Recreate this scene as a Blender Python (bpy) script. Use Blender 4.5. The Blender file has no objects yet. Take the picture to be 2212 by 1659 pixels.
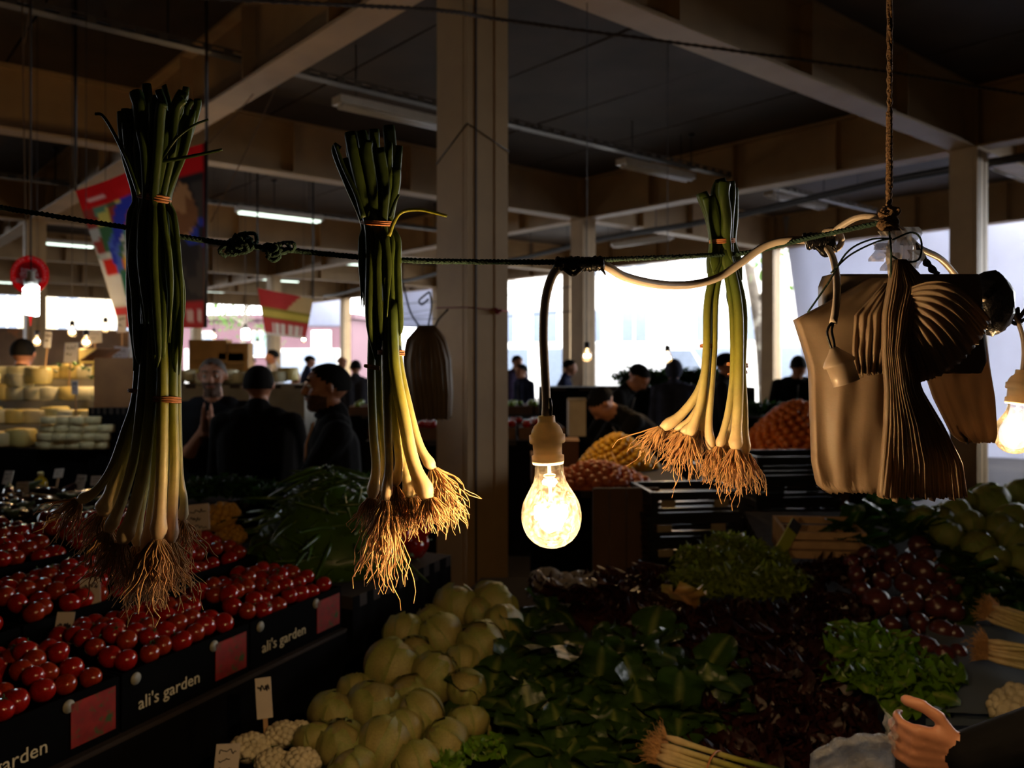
import bpy, math, random
import numpy as np
from mathutils import Vector, Matrix, Euler, noise as mnoise

sc = bpy.context.scene
COL = sc.collection
rnd = random.Random(11)

# ------------------------------------------------------------------ camera
F, HZ, H = 1800.0, 780.0, 1.65
cam_d = bpy.data.cameras.new('camera')
cam_d.sensor_width = 36.0
cam_d.lens = 36.0 * F / 2212.0
cam_d.shift_y = -(829.5 - HZ) / 2212.0
cam_d.dof.use_dof = True
cam_d.dof.focus_distance = 0.98
cam_d.dof.aperture_fstop = 6.5
cam_d.clip_start = 0.02
cam_d.clip_end = 300
cam = bpy.data.objects.new('camera', cam_d)
cam.location = (0, 0, H)
cam.rotation_euler = (math.pi / 2, 0, 0)
COL.objects.link(cam)
sc.camera = cam

sc.view_settings.view_transform = 'Standard'
sc.view_settings.look = 'None'
sc.view_settings.gamma = 1.0
sc.view_settings.exposure = 0.35
sc.view_settings.use_curve_mapping = False
sc.cycles.max_bounces = 7
sc.cycles.diffuse_bounces = 4
sc.cycles.glossy_bounces = 3
sc.cycles.transmission_bounces = 4
sc.cycles.transparent_max_bounces = 12
sc.cycles.caustics_reflective = False
sc.cycles.caustics_refractive = False

# ------------------------------------------------------------------ world: bright overcast sky
SKY = 9.0
wd = bpy.data.worlds.new('overcast_sky')
sc.world = wd
wd.use_nodes = True
bg = wd.node_tree.nodes['Background']
bg.inputs[0].default_value = (0.95, 0.97, 1.0, 1)
bg.inputs[1].default_value = SKY

# ------------------------------------------------------------------ the hall's grid
UX, UY = 0.7638, 0.6455
U = Vector((UX, UY, 0)); V = Vector((-UY, UX, 0))
LU, LV = 6.39, 5.55
C0 = Vector((-0.21, 4.4, 0))
def G(i, j, z=0.0):
    p = C0 + U * (LU * i) + V * (LV * j)
    p.z = z
    return p
I0, I1, J0, J1 = -3.0, 1.8, -3.0, 5.0
GRID_A = math.atan2(UY, UX)

# daylight portals in the open sides (they emit nothing themselves, they only guide the sky's light)
def portal(name, a, b, z0, z1, inward):
    l = bpy.data.lights.new(name, 'AREA')
    l.shape = 'RECTANGLE'
    l.size = (b - a).length; l.size_y = z1 - z0
    l.cycles.is_portal = True
    o = bpy.data.objects.new(name, l)
    c = (a + b) / 2; c.z = (z0 + z1) / 2
    x = (b - a).normalized(); zc = -inward.normalized(); y = zc.cross(x)
    o.matrix_world = Matrix(((x.x, y.x, zc.x, c.x), (x.y, y.y, zc.y, c.y), (x.z, y.z, zc.z, c.z), (0, 0, 0, 1)))
    COL.objects.link(o)
# the open right-hand side and the open far side, each split where it leaves the picture
portal('daylight_opening', G(I1, 0.21), G(I1, J1), 0.05, 3.8, -U)
portal('daylight_opening_right_offscreen', G(I1, -1.2), G(I1, 0.21), 1.9, 3.8, -U)
portal('daylight_opening', G(0.32, J1), G(I1, J1), 0.05, 3.8, -V)
portal('daylight_opening_left_offscreen', G(I0, J1), G(0.32, J1), 2.75, 3.8, -V)

# ------------------------------------------------------------------ helpers
def P(px, py, d):
    return Vector(((px - 1106) / F * d, d, H + (HZ - py) / F * d))

def on_slope(px, py, z0, y0, s):
    """where the ray through a pixel meets the sloping surface z = z0 + s (y - y0)"""
    k = (HZ - py) / F
    y = (z0 - s * y0 - H) / (k - s)
    return P(px, py, y)

def v3(p): return (p[0], p[1], p[2])

def np_frames(pts):
    pts = np.asarray(pts, float)
    t = np.gradient(pts, axis=0)
    t /= np.linalg.norm(t, axis=1)[:, None] + 1e-12
    ref = np.array([0.0, 0.0, 1.0]) if abs(t[0][2]) < 0.9 else np.array([1.0, 0.0, 0.0])
    n = np.zeros_like(pts); b = np.zeros_like(pts)
    prev = ref - t[0] * ref.dot(t[0]); prev /= np.linalg.norm(prev)
    for k in range(len(pts)):
        q = prev - t[k] * prev.dot(t[k]); L = np.linalg.norm(q)
        prev = q / L if L > 1e-9 else prev
        n[k] = prev; b[k] = np.cross(t[k], prev)
    return t, n, b

def smooth_path(ctrl, n):
    """Catmull-Rom through control points"""
    c = [np.array(v3(p), float) for p in ctrl]
    c = [2 * c[0] - c[1]] + c + [2 * c[-1] - c[-2]]
    m = len(c) - 3
    out = []
    for k in range(n):
        x = k / (n - 1) * m
        i = min(int(x), m - 1); f = x - i
        p0, p1, p2, p3 = c[i], c[i + 1], c[i + 2], c[i + 3]
        out.append(0.5 * ((2 * p1) + (-p0 + p2) * f + (2 * p0 - 5 * p1 + 4 * p2 - p3) * f * f + (-p0 + 3 * p1 - 3 * p2 + p3) * f ** 3))
    return np.array(out)

class MB:
    def __init__(s):
        s.v = []; s.f = []; s.mi = []; s.c = None; s.cur = 0
    def add(s, verts, faces, cols=None):
        o = len(s.v)
        s.v.extend([tuple(map(float, p)) for p in verts])
        s.f.extend([tuple(i + o for i in f) for f in faces])
        s.mi.extend([s.cur] * len(faces))
        if cols is not None:
            if s.c is None: s.c = {}
            for k, q in enumerate(cols): s.c[o + k] = q
        return s
    def box(s, c, size, m=None, taper=1.0):
        x, y, z = size[0] / 2, size[1] / 2, size[2] / 2
        vs = []
        for sz in (-1, 1):
            k = taper if sz > 0 else 1
            for sx, sy in ((-1, -1), (1, -1), (1, 1), (-1, 1)):
                q = Vector((sx * x * k, sy * y * k, sz * z))
                if m is not None: q = m @ q
                vs.append((q[0] + c[0], q[1] + c[1], q[2] + c[2]))
        return s.add(vs, [(3, 2, 1, 0), (4, 5, 6, 7), (0, 1, 5, 4), (1, 2, 6, 5), (2, 3, 7, 6), (3, 0, 4, 7)])
    def bar(s, a, b, w, h, up=(0, 0, 1)):
        """box from a to b, width w across, height h along up"""
        a = Vector(a); b = Vector(b); x = (b - a); L = x.length; x.normalize()
        upv = Vector(up); y = upv.cross(x)
        if y.length < 1e-6: y = Vector((1, 0, 0)).cross(x)
        y.normalize(); z = x.cross(y)
        m = Matrix((x, y, z)).transposed()
        return s.box((a + b) / 2, (L, w, h), m)
    def tube(s, pts, r, n=8, caps=True, cols=None, flat=1.0):
        pts = np.asarray([v3(p) for p in pts], float); k = len(pts)
        rr = np.full(k, float(r)) if np.isscalar(r) else np.asarray(r, float)
        t, nn, bb = np_frames(pts)
        a = np.linspace(0, 2 * math.pi, n, endpoint=False)
        ring = (nn[:, None, :] * np.cos(a)[None, :, None] + bb[:, None, :] * (np.sin(a) * flat)[None, :, None]) * rr[:, None, None] + pts[:, None, :]
        vs = ring.reshape(-1, 3)
        fs = []
        for i in range(k - 1):
            for j in range(n):
                j2 = (j + 1) % n
                fs.append((i * n + j, i * n + j2, (i + 1) * n + j2, (i + 1) * n + j))
        if caps:
            fs.append(tuple(range(n - 1, -1, -1))); fs.append(tuple((k - 1) * n + j for j in range(n)))
        cc = None
        if cols is not None:
            cc = [cols[i] for i in range(k) for j in range(n)]
        return s.add(vs, fs, cc)
    def lathe(s, prof, n=24, m=None, cols=None):
        """prof: [(r, z)...] around local z, m: 4x4"""
        vs = []; k = len(prof)
        for r, z in prof:
            for j in range(n):
                a = 2 * math.pi * j / n
                q = Vector((r * math.cos(a), r * math.sin(a), z))
                vs.append(v3(m @ q) if m is not None else v3(q))
        fs = []
        for i in range(k - 1):
            for j in range(n):
                j2 = (j + 1) % n
                fs.append((i * n + j, i * n + j2, (i + 1) * n + j2, (i + 1) * n + j))
        if prof[0][0] > 1e-6 or True: fs.append(tuple(range(n - 1, -1, -1)))
        fs.append(tuple((k - 1) * n + j for j in range(n)))
        cc = [cols[i] for i in range(k) for j in range(n)] if cols is not None else None
        return s.add(vs, fs, cc)
    def ball(s, c, r, nu=12, nv=8, m=None, fn=None, cols=None):
        """ellipsoid; fn(dir)->radius factor"""
        if np.isscalar(r): r = (r, r, r)
        vs = []; cc = []
        for i in range(nv + 1):
            th = math.pi * i / nv
            for j in range(nu):
                a = 2 * math.pi * j / nu
                d = Vector((math.sin(th) * math.cos(a), math.sin(th) * math.sin(a), math.cos(th)))
                k = fn(d) if fn else 1.0
                q = Vector((d.x * r[0] * k, d.y * r[1] * k, d.z * r[2] * k))
                if m is not None: q = m @ q
                vs.append((q[0] + c[0], q[1] + c[1], q[2] + c[2]))
                if cols: cc.append(cols(d))
        fs = []
        for i in range(nv):
            for j in range(nu):
                j2 = (j + 1) % nu
                fs.append((i * nu + j, (i + 1) * nu + j, (i + 1) * nu + j2, i * nu + j2))
        return s.add(vs, fs, cc if cols else None)
    def sheet(s, fn, nu, nv, cols=None):
        vs = [v3(fn(i / nu, j / nv)) for i in range(nu + 1) for j in range(nv + 1)]
        fs = [(i * (nv + 1) + j, (i + 1) * (nv + 1) + j, (i + 1) * (nv + 1) + j + 1, i * (nv + 1) + j + 1) for i in range(nu) for j in range(nv)]
        cc = [cols(i / nu, j / nv) for i in range(nu + 1) for j in range(nv + 1)] if cols else None
        return s.add(vs, fs, cc)
    def slab(s, fn, nu, nv, th):
        """sheet with thickness th along the local y given by fn's third value"""
        A = [fn(i / nu, j / nv) for i in range(nu + 1) for j in range(nv + 1)]
        n = len(A)
        vs = [v3(p) for p in A] + [(p[0], p[1] + th, p[2]) for p in A]
        fs = []
        W = nv + 1
        for i in range(nu):
            for j in range(nv):
                q = (i * W + j, (i + 1) * W + j, (i + 1) * W + j + 1, i * W + j + 1)
                fs.append(q); fs.append(tuple(n + k for k in reversed(q)))
        edge = [(i * W, (i + 1) * W) for i in range(nu)] + [(nu * W + j, nu * W + j + 1) for j in range(nv)]
        edge += [((i + 1) * W + nv, i * W + nv) for i in range(nu)] + [(j + 1, j) for j in range(nv)]
        fs += [(a, a + n, b + n, b) for a, b in edge]
        return s.add(vs, fs)
    def mesh(s, name, mats, smooth=True, inv=None):
        me = bpy.data.meshes.new(name)
        vs = s.v
        if inv is not None: vs = [v3(inv @ Vector(p)) for p in vs]
        me.from_pydata(vs, [], s.f)
        for m in (mats if isinstance(mats, (list, tuple)) else [mats]): me.materials.append(m)
        if len(me.materials) > 1: me.polygons.foreach_set('material_index', s.mi)
        if smooth: me.polygons.foreach_set('use_smooth', [True] * len(me.polygons))
        if s.c is not None:
            at = me.color_attributes.new('Col', 'FLOAT_COLOR', 'POINT')
            d = np.ones((len(s.v), 4), np.float32); d[:, :3] = 0.5
            for k, q in s.c.items(): d[k, :3] = q[:3]
            at.data.foreach_set('color', d.ravel())
        me.update()
        return me

def props(o, label=None, cat=None, group=None, kind=None):
    if label: o['label'] = label
    if cat: o['category'] = cat
    if group: o['group'] = group
    if kind: o['kind'] = kind
    return o

def wmat(o):
    m = o.matrix_basis.copy()
    while o.parent: o = o.parent; m = o.matrix_basis @ m
    return m

def thing(name, label, cat, loc=(0, 0, 0), rot=(0, 0, 0), group=None, kind=None):
    o = bpy.data.objects.new(name, None)
    o.empty_display_size = 0.02
    o.location = loc; o.rotation_euler = rot
    COL.objects.link(o)
    return props(o, label, cat, group, kind)

def part(mb, name, mats, parent, local=False, smooth=True, label=None):
    """a child mesh; the builder's coordinates are world ones unless local"""
    inv = None if local else wmat(parent).inverted()
    o = bpy.data.objects.new(name, mb.mesh(name, mats, smooth, inv))
    COL.objects.link(o); o.parent = parent
    if label: o['label'] = label
    return o

def single(mb, name, mats, label, cat, group=None, loc=None, smooth=True, kind=None):
    """a thing that is one mesh, origin at loc (world coordinates given)"""
    if loc is None:
        a = np.array(mb.v); loc = (float(a[:, 0].mean()), float(a[:, 1].mean()), float(a[:, 2].min()))
    o = bpy.data.objects.new(name, mb.mesh(name, mats, smooth, Matrix.Translation(Vector(loc)).inverted()))
    o.location = loc
    COL.objects.link(o)
    return props(o, label, cat, group, kind)

def place(name, me, loc, rot=(0, 0, 0), scale=1.0, label=None, cat=None, group=None, parent=None, kind=None):
    o = bpy.data.objects.new(name, me)
    o.location = loc; o.rotation_euler = rot
    o.scale = (scale,) * 3 if np.isscalar(scale) else scale
    COL.objects.link(o)
    if parent: o.parent = parent
    return props(o, label, cat, group, kind)

def struct(mb, name, mats, smooth=False):
    o = bpy.data.objects.new(name, mb.mesh(name, mats, smooth))
    COL.objects.link(o); o['kind'] = 'structure'
    return o

def dup(root, loc, rot=None, scale=None, label=None, group=None):
    r = root.copy(); COL.objects.link(r); r.location = loc
    if rot is not None: r.rotation_euler = rot
    if scale is not None: r.scale = (scale,) * 3
    if label: r['label'] = label
    if group: r['group'] = group
    for ch in list(root.children):
        c = ch.copy(); COL.objects.link(c); c.parent = r
        for g in list(ch.children):
            d = g.copy(); COL.objects.link(d); d.parent = c
    return r

def S(r, g, b):
    f = lambda c: ((c / 255) / 12.92 if c / 255 <= 0.04045 else ((c / 255 + 0.055) / 1.055) ** 2.4)
    return (f(r), f(g), f(b))

_mats = {}
def M(name, col=(0.5, 0.5, 0.5), rough=0.6, var=0.25, scale=8.0, bump=0.0, bscale=60.0, trans=0.0, tcol=None, metal=0.0, spec=0.5, vcol=False,
      coat=0.0, spots=None, sscale=25.0, sthr=0.62, emit=None, estr=0.0, rvar=0.0, alpha=1.0, sss=0.0):
    if name in _mats: return _mats[name]
    m = bpy.data.materials.new(name); m.use_nodes = True
    nt = m.node_tree; N = nt.nodes; Lk = nt.links
    b = N['Principled BSDF']; out = N['Material Output']
    b.inputs['Roughness'].default_value = rough
    b.inputs['Metallic'].default_value = metal
    b.inputs['Specular IOR Level'].default_value = spec
    b.inputs['Coat Weight'].default_value = coat
    b.inputs['Coat Roughness'].default_value = 0.15
    tc = N.new('ShaderNodeTexCoord')
    nz = N.new('ShaderNodeTexNoise'); nz.inputs['Scale'].default_value = scale; nz.inputs['Detail'].default_value = 6
    Lk.new(tc.outputs['Object'], nz.inputs['Vector'])
    mx = N.new('ShaderNodeMix'); mx.data_type = 'RGBA'; mx.blend_type = 'MULTIPLY'
    mx.inputs[0].default_value = 1.0
    rp = N.new('ShaderNodeMapRange'); rp.inputs['From Min'].default_value = 0.3; rp.inputs['From Max'].default_value = 0.7
    rp.inputs['To Min'].default_value = 1 - var; rp.inputs['To Max'].default_value = 1 + var * 0.6
    Lk.new(nz.outputs['Fac'], rp.inputs['Value'])
    if vcol:
        at = N.new('ShaderNodeAttribute'); at.attribute_name = 'Col'
        Lk.new(at.outputs['Color'], mx.inputs[6])
    else:
        mx.inputs[6].default_value = (*col, 1)
    Lk.new(rp.outputs['Result'], mx.inputs[7])
    cout = mx.outputs[2]
    if spots is not None:
        n2 = N.new('ShaderNodeTexNoise'); n2.inputs['Scale'].default_value = sscale; n2.inputs['Detail'].default_value = 8; n2.inputs['Roughness'].default_value = 0.65
        Lk.new(tc.outputs['Object'], n2.inputs['Vector'])
        r2 = N.new('ShaderNodeMapRange'); r2.inputs['From Min'].default_value = sthr; r2.inputs['From Max'].default_value = sthr + 0.1
        Lk.new(n2.outputs['Fac'], r2.inputs['Value'])
        m2 = N.new('ShaderNodeMix'); m2.data_type = 'RGBA'
        Lk.new(r2.outputs['Result'], m2.inputs[0]); Lk.new(cout, m2.inputs[6]); m2.inputs[7].default_value = (*spots, 1)
        cout = m2.outputs[2]
    Lk.new(cout, b.inputs['Base Color'])
    if bump > 0:
        n3 = N.new('ShaderNodeTexNoise'); n3.inputs['Scale'].default_value = bscale; n3.inputs['Detail'].default_value = 5
        Lk.new(tc.outputs['Object'], n3.inputs['Vector'])
        bp = N.new('ShaderNodeBump'); bp.inputs['Strength'].default_value = bump; bp.inputs['Distance'].default_value = 0.01
        Lk.new(n3.outputs['Fac'], bp.inputs['Height']); Lk.new(bp.outputs['Normal'], b.inputs['Normal'])
    if emit is not None:
        b.inputs['Emission Color'].default_value = (*emit, 1); b.inputs['Emission Strength'].default_value = estr
    if sss > 0:
        b.inputs['Subsurface Weight'].default_value = sss; b.inputs['Subsurface Radius'].default_value = (0.01, 0.006, 0.003); b.inputs['Subsurface Scale'].default_value = 1.0
    last = b.outputs[0]
    if trans > 0:
        tr = N.new('ShaderNodeBsdfTranslucent')
        if tcol is not None: tr.inputs[0].default_value = (*tcol, 1)
        else: Lk.new(cout, tr.inputs[0])
        ms = N.new('ShaderNodeMixShader'); ms.inputs[0].default_value = trans
        Lk.new(last, ms.inputs[1]); Lk.new(tr.outputs[0], ms.inputs[2]); last = ms.outputs[0]
    if alpha < 1:
        tp = N.new('ShaderNodeBsdfTransparent')
        ms = N.new('ShaderNodeMixShader'); ms.inputs[0].default_value = 1 - alpha
        Lk.new(last, ms.inputs[1]); Lk.new(tp.outputs[0], ms.inputs[2]); last = ms.outputs[0]
    if last is not b.outputs[0]: Lk.new(last, out.inputs[0])
    _mats[name] = m
    return m

def emitter(name, col, strength):
    if name in _mats: return _mats[name]
    m = bpy.data.materials.new(name); m.use_nodes = True
    N = m.node_tree.nodes; b = N['Principled BSDF']
    b.inputs['Base Color'].default_value = (*col, 1)
    b.inputs['Emission Color'].default_value = (*col, 1); b.inputs['Emission Strength'].default_value = strength
    _mats[name] = m
    return m

def text_mesh(s, size, depth=0.0008):
    cu = bpy.data.curves.new('lettering', 'FONT'); cu.body = s; cu.size = size; cu.extrude = depth; cu.align_x = 'CENTER'; cu.align_y = 'CENTER'
    cu.resolution_u = 2
    o = bpy.data.objects.new('lettering', cu); COL.objects.link(o)
    dg = bpy.context.evaluated_depsgraph_get(); dg.update()
    me = bpy.data.meshes.new_from_object(o.evaluated_get(dg))
    COL.objects.unlink(o); bpy.data.objects.remove(o)
    return me

def fbm(p, sc_=1.0):
    return mnoise.fractal(Vector(p) * sc_, 1.0, 2.0, 4)

# ------------------------------------------------------------------ structure: floor, ceiling, walls
m_floor = M('worn concrete floor', S(62, 57, 52), 0.6, 0.35, 1.5, 0.15, 30)
m_paint = M('cream beam paint', S(186, 156, 114), 0.55, 0.18, 2.0, 0.08, 20, spots=S(92, 62, 40), sscale=5.0, sthr=0.70)
m_col = M('cream column paint', S(188, 156, 110), 0.55, 0.16, 3.0, 0.10, 30, spots=S(120, 92, 66), sscale=7.0, sthr=0.68)
m_ceil = M('dark ceiling board', S(72, 57, 43), 0.7, 0.45, 1.2, 0.1, 10, spots=S(96, 76, 62), sscale=2.5, sthr=0.66)
m_joint = M('black joint', S(18, 17, 16), 0.9, 0.1)
m_dark = M('dark metal', S(38, 38, 42), 0.5, 0.2)
m_galv = M('galvanised tray', S(120, 116, 110), 0.5, 0.25, 6.0, metal=0.4)
m_wall = M('grimy plaster wall', S(110, 100, 92), 0.8, 0.3, 1.2)

mb = MB()
mb.add([v3(G(-9, -8, 0)), v3(G(9, -8, 0)), v3(G(9, 12, 0)), v3(G(-9, 12, 0))], [(0, 1, 2, 3)])
struct(mb, 'floor', m_floor)

mb = MB()
a, b, c, d = G(I0, J0, 4.47), G(I1 + 0.12, J0, 4.47), G(I1 + 0.12, J1 + 0.1, 4.47), G(I0, J1 + 0.1, 4.47)
up = Vector((0, 0, 0.12))
mb.add([v3(p) for p in (a, b, c, d, a + up, b + up, c + up, d + up)], [(0, 3, 2, 1), (4, 5, 6, 7), (0, 1, 5, 4), (1, 2, 6, 5), (2, 3, 7, 6), (3, 0, 4, 7)])
ceil_o = struct(mb, 'ceiling', m_joint)

# ceiling boards: five strips in each bay, one object each
pw, pl = LU / 5 - 0.02, LV - 0.02
mbp = MB().box((0, 0, 0), (pw, pl, 0.05))
pm = mbp.mesh('ceiling_board', m_ceil, False)
for i in range(int(I0 * 5), 9):
    for j in range(int(J0), int(J1)):
        p = G((i + 0.5) / 5, j + 0.5, 4.445)
        if p.y < -9: continue
        o = place('ceiling_board', pm, p, (rnd.uniform(-.004, .004), rnd.uniform(-.004, .004), GRID_A), 1.0, parent=ceil_o)

# walls closing the hall on the sides behind the camera
def wall(name, a, b, z0, z1, th=0.2, mat=None):
    mb = MB(); mb.bar(Vector((a.x, a.y, (z0 + z1) / 2)), Vector((b.x, b.y, (z0 + z1) / 2)), th, z1 - z0)
    return struct(mb, name, mat or m_wall)
wall('wall_left', G(I0, J0), G(I0, J1 - 0.6), 0, 4.47)
wall('wall_back', G(I0, J0), G(I1, J0), 0, 4.47)
wall('wall_far', G(I0, J1 + .1), G(1.25, J1 + .1), 0, 2.75, mat=M('brown shop boards', S(122, 88, 58), .8, .45, .8, spots=S(170, 96, 34), sscale=.9, sthr=.58))
wall('wall_right', G(I1, J0), G(I1, -1.2), 0, 4.47)
wall('added_shade_parapet', G(I1, -1.2), G(I1, -0.05), 0, 1.9)  # unseen low wall, added to keep low daylight off the stalls

# ------------------------------------------------------------------ steel frame
ZB, ZC = 3.80, 4.42
def beam(a, b, name='roof_beam', stiff=4):
    """I-section: flanges, web and the web plates, one object with parts"""
    d = (b - a); L = d.length; dn = d.normalized(); side = Vector((-dn.y, dn.x, 0))
    mid = (a + b) / 2; mid.z = ZB
    t = thing(name, None, None, mid, (0, 0, math.atan2(dn.y, dn.x)), kind='structure')
    e0, e1 = a + dn * 0.0, b - dn * 0.0
    def at(p, z): return Vector((p.x, p.y, z))
    w = MB().bar(at(e0, (ZB + ZC) / 2), at(e1, (ZB + ZC) / 2), 0.02, ZC - ZB - 0.02)
    part(w, 'web', m_paint, t, smooth=False)
    f = MB().bar(at(e0, ZB + 0.0125), at(e1, ZB + 0.0125), 0.24, 0.025)
    part(f, 'lower_flange', m_paint, t, smooth=False)
    f = MB().bar(at(e0, ZC - 0.0125), at(e1, ZC - 0.0125), 0.24, 0.025)
    part(f, 'upper_flange', m_paint, t, smooth=False)
    for k in range(1, stiff):
        p = a + d * (k / stiff)
        for s in (-1, 1):
            q = p + side * (s * 0.062)
            part(MB().box((q.x, q.y, (ZB + ZC) / 2), (0.016, 0.104, ZC - ZB - 0.05), Matrix.Rotation(math.atan2(dn.y, dn.x), 3, 'Z')), 'stiffener', m_paint, t, smooth=False)
    return t

NU = [-3, -2, -1, 0, 1, 1.8]
for j in range(-2, 6):
    for k in range(len(NU) - 1):
        if G(NU[k + 1], j).y < -1 and G(NU[k], j).y < -1: continue
        beam(G(NU[k], j), G(NU[k + 1], j))
for i in NU:
    for j in range(-2, 5):
        if G(i, j).y < -2 and G(i, j + 1).y < -1: continue
        beam(G(i, j), G(i, j + 1), name='roof_cross_beam')

def column(p, s=0.27):
    t = thing('column', None, None, (p.x, p.y, 0), (0, 0, GRID_A), kind='structure')
    z0, z1 = 0, ZC
    part(MB().box((0, 0, (z0 + z1) / 2), (s, s * 0.72, z1 - z0)), 'shaft', m_col, t, True, smooth=False)
    for sy in (-1, 1):  # the two flanges of the boxed section stand a little proud
        part(MB().box((0, sy * (s / 2 - 0.018), (z0 + z1) / 2), (s * 0.985, 0.036, z1 - z0 - 0.002)), 'flange', m_col, t, True, smooth=False)
    for sx in (-1, 1):  # welded corner seam and groove beside it
        part(MB().box((sx * s * 0.24 - s * 0.06, -s / 2 - 0.001, (z0 + z1) / 2), (0.010, 0.006, z1 - z0 - 0.01)), 'seam', m_dark if sx < 0 else m_col, t, True, smooth=False)
    part(MB().box((0, 0, 0.012), (s + 0.16, s + 0.16, 0.024)), 'base_plate', m_dark, t, True, smooth=False)
    part(MB().box((0, 0, ZB - 0.012), (s + 0.02, s + 0.02, 0.024)), 'cap_plate', m_col, t, True, smooth=False)
    return t
for i in NU:
    for j in range(-2, 6):
        p = G(i, j)
        if p.y < -3: continue
        column(p)

# ------------------------------------------------------------------ ceiling services
m_white_enamel = M('white enamel', S(225, 222, 214), 0.4, 0.08)
m_tube_off = M('unlit tube glass', S(235, 235, 230), 0.2, 0.05)
m_tube_on = emitter('lit tube glass', (0.85, 1.0, 0.88), 1.6)
m_rope_g = M('dark green twine', S(34, 62, 50), 0.9, 0.4, 60, 0.6, 300)
m_rope_b = M('brown twine', S(120, 92, 64), 0.9, 0.35, 60, 0.6, 300)
m_rope_d = M('dark old rope', S(60, 48, 40), 0.9, 0.35, 40, 0.5, 200)

def twisted(mb, ctrl, r, n=60, strands=3, twist=40.0, sides=5):
    """a laid rope: strands wound round the path"""
    pts = smooth_path(ctrl, n)
    t, a, b = np_frames(pts)
    ln = np.concatenate([[0], np.cumsum(np.linalg.norm(np.diff(pts, axis=0), axis=1))])
    for k in range(strands):
        ph = ln * twist + 2 * math.pi * k / strands
        q = pts + a * (np.cos(ph) * r * 0.52)[:, None] + b * (np.sin(ph) * r * 0.52)[:, None]
        mb.tube(q, r * 0.6, sides)
    return mb

def line_at(p, d, t): return Vector((p.x + d.x * t, p.y + d.y * t, p.z))

# perforated cable tray running along the bay, hung on rods
def cable_tray(p, t0, t1, label):
    a, b = line_at(p, U, t0), line_at(p, U, t1)
    t = thing('cable_tray', label, 'cable tray', (a + b) / 2)
    part(MB().bar(a, b, 0.10, 0.008), 'tray_base', m_galv, t, smooth=False)
    for s in (-1, 1):
        q = V * (s * 0.05)
        n = int((b - a).length / 0.16)
        m = MB()
        m.bar(a + q + Vector((0, 0, .05)), b + q + Vector((0, 0, .05)), 0.004, 0.012)
        for k in range(n):   # punched side: the metal left between the holes
            c = a + (b - a) * ((k + .5) / n) + q
            m.box(c + Vector((0, 0, .025)), (0.07, 0.004, 0.05), Matrix.Rotation(GRID_A, 3, 'Z'))
        part(m, 'punched_side', m_galv, t, smooth=False)
    n = max(2, int((b - a).length / 3.0))
    for k in range(n):
        c = a + (b - a) * ((k + .5) / n)
        m = MB(); m.tube([c, Vector((c.x, c.y, 4.42))], 0.008, 6); m.lathe([(0.04, 0), (0.04, 0.03)], 10, Matrix.Translation((c.x, c.y, 4.39)))
        part(m, 'hanger_rod', m_dark, t)
    m = MB()
    for k in range(3): m.tube([a + Vector((0, 0, .02)) + V * (k - 1) * .025, b + Vector((0, 0, .02)) + V * (k - 1) * .025], 0.009, 6)
    part(m, 'cables', m_dark, t)
TR = P(1330, 325, 9.3)
cable_tray(TR, -9.5, 6.0, 'perforated steel cable tray hung under the boards between the near columns')
cable_tray(G(0.2, 1.55, 3.95), -6, 6, 'cable tray beyond the second roof beam over the stalls')

def fluorescent(c, lit, label, group, dirv=U, L=1.27, rods=True):
    a, b = c - dirv * (L / 2), c + dirv * (L / 2)
    t = thing('fluorescent_light', label, 'light', c, group=group)
    m = MB().bar(a, b, 0.16, 0.07)
    part(m, 'housing', m_white_enamel, t, smooth=False)
    side = Vector((-dirv.y, dirv.x, 0))
    for s in (-1, 1):
        q = side * (s * .04) + Vector((0, 0, -.05))
        m = MB().tube([a + dirv * .04 + q, b - dirv * .04 + q], 0.016, 8)
        part(m, 'tube', m_tube_on if lit else m_tube_off, t)
    if rods:
        for s in (-.35, .35):
            q = c + dirv * (s * L)
            part(MB().tube([q, Vector((q.x, q.y, 4.42))], 0.006, 6), 'hanger_rod', m_dark, t)
LAB_ON = 'lit white fluorescent batten hanging under the dark ceiling'
LAB_OFF = 'unlit dusty fluorescent batten on the cable tray between the near columns'
def fl(px, py, d, lit, label=None, group=None, dirv=U, L=1.27):
    fluorescent(P(px, py, d), lit, label or (LAB_ON if lit else LAB_OFF), group or ('lit fluorescent battens' if lit else 'unlit fluorescent battens'), dirv, L)
fl(862, 246, 7.6, False, 'unlit dusty fluorescent batten on the tray left of the near column')
fl(1420, 366, 9.9, False, 'unlit fluorescent batten on the tray between the near and far columns')
fl(1690, 424, 13.5, False, 'short unlit fluorescent batten beyond the far column', 'battens beyond the far column', L=0.8)
fl(1752, 440, 14.3, False, 'short unlit fluorescent batten beyond the far column', 'battens beyond the far column', L=0.8)
fl(606, 462, 11.8, True, 'long lit fluorescent batten between the two hanging onion bundles')
fl(142, 524, 15.5, True, 'lit fluorescent batten beside the large fruit banner', L=1.0)
fl(-10, 606, 24, True, 'lit fluorescent batten behind the round red sign')
fl(552, 599, 24, True, L=1.0)
fl(614, 604, 26, True, L=1.0)
fl(455, 627, 29, True, L=1.0)
fl(772, 568, 21, True, 'lit fluorescent batten just behind the middle onion bundle', L=1.0)
fl(1385, 520, 15.5, False, 'thin unlit strip lamp hung below the conduit by the far opening', 'strip lamps by the far opening', dirv=V, L=1.4)
fl(2190, 372, 11.5, False, 'unlit batten beside the right-hand column top', 'battens beside the right column')

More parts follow.
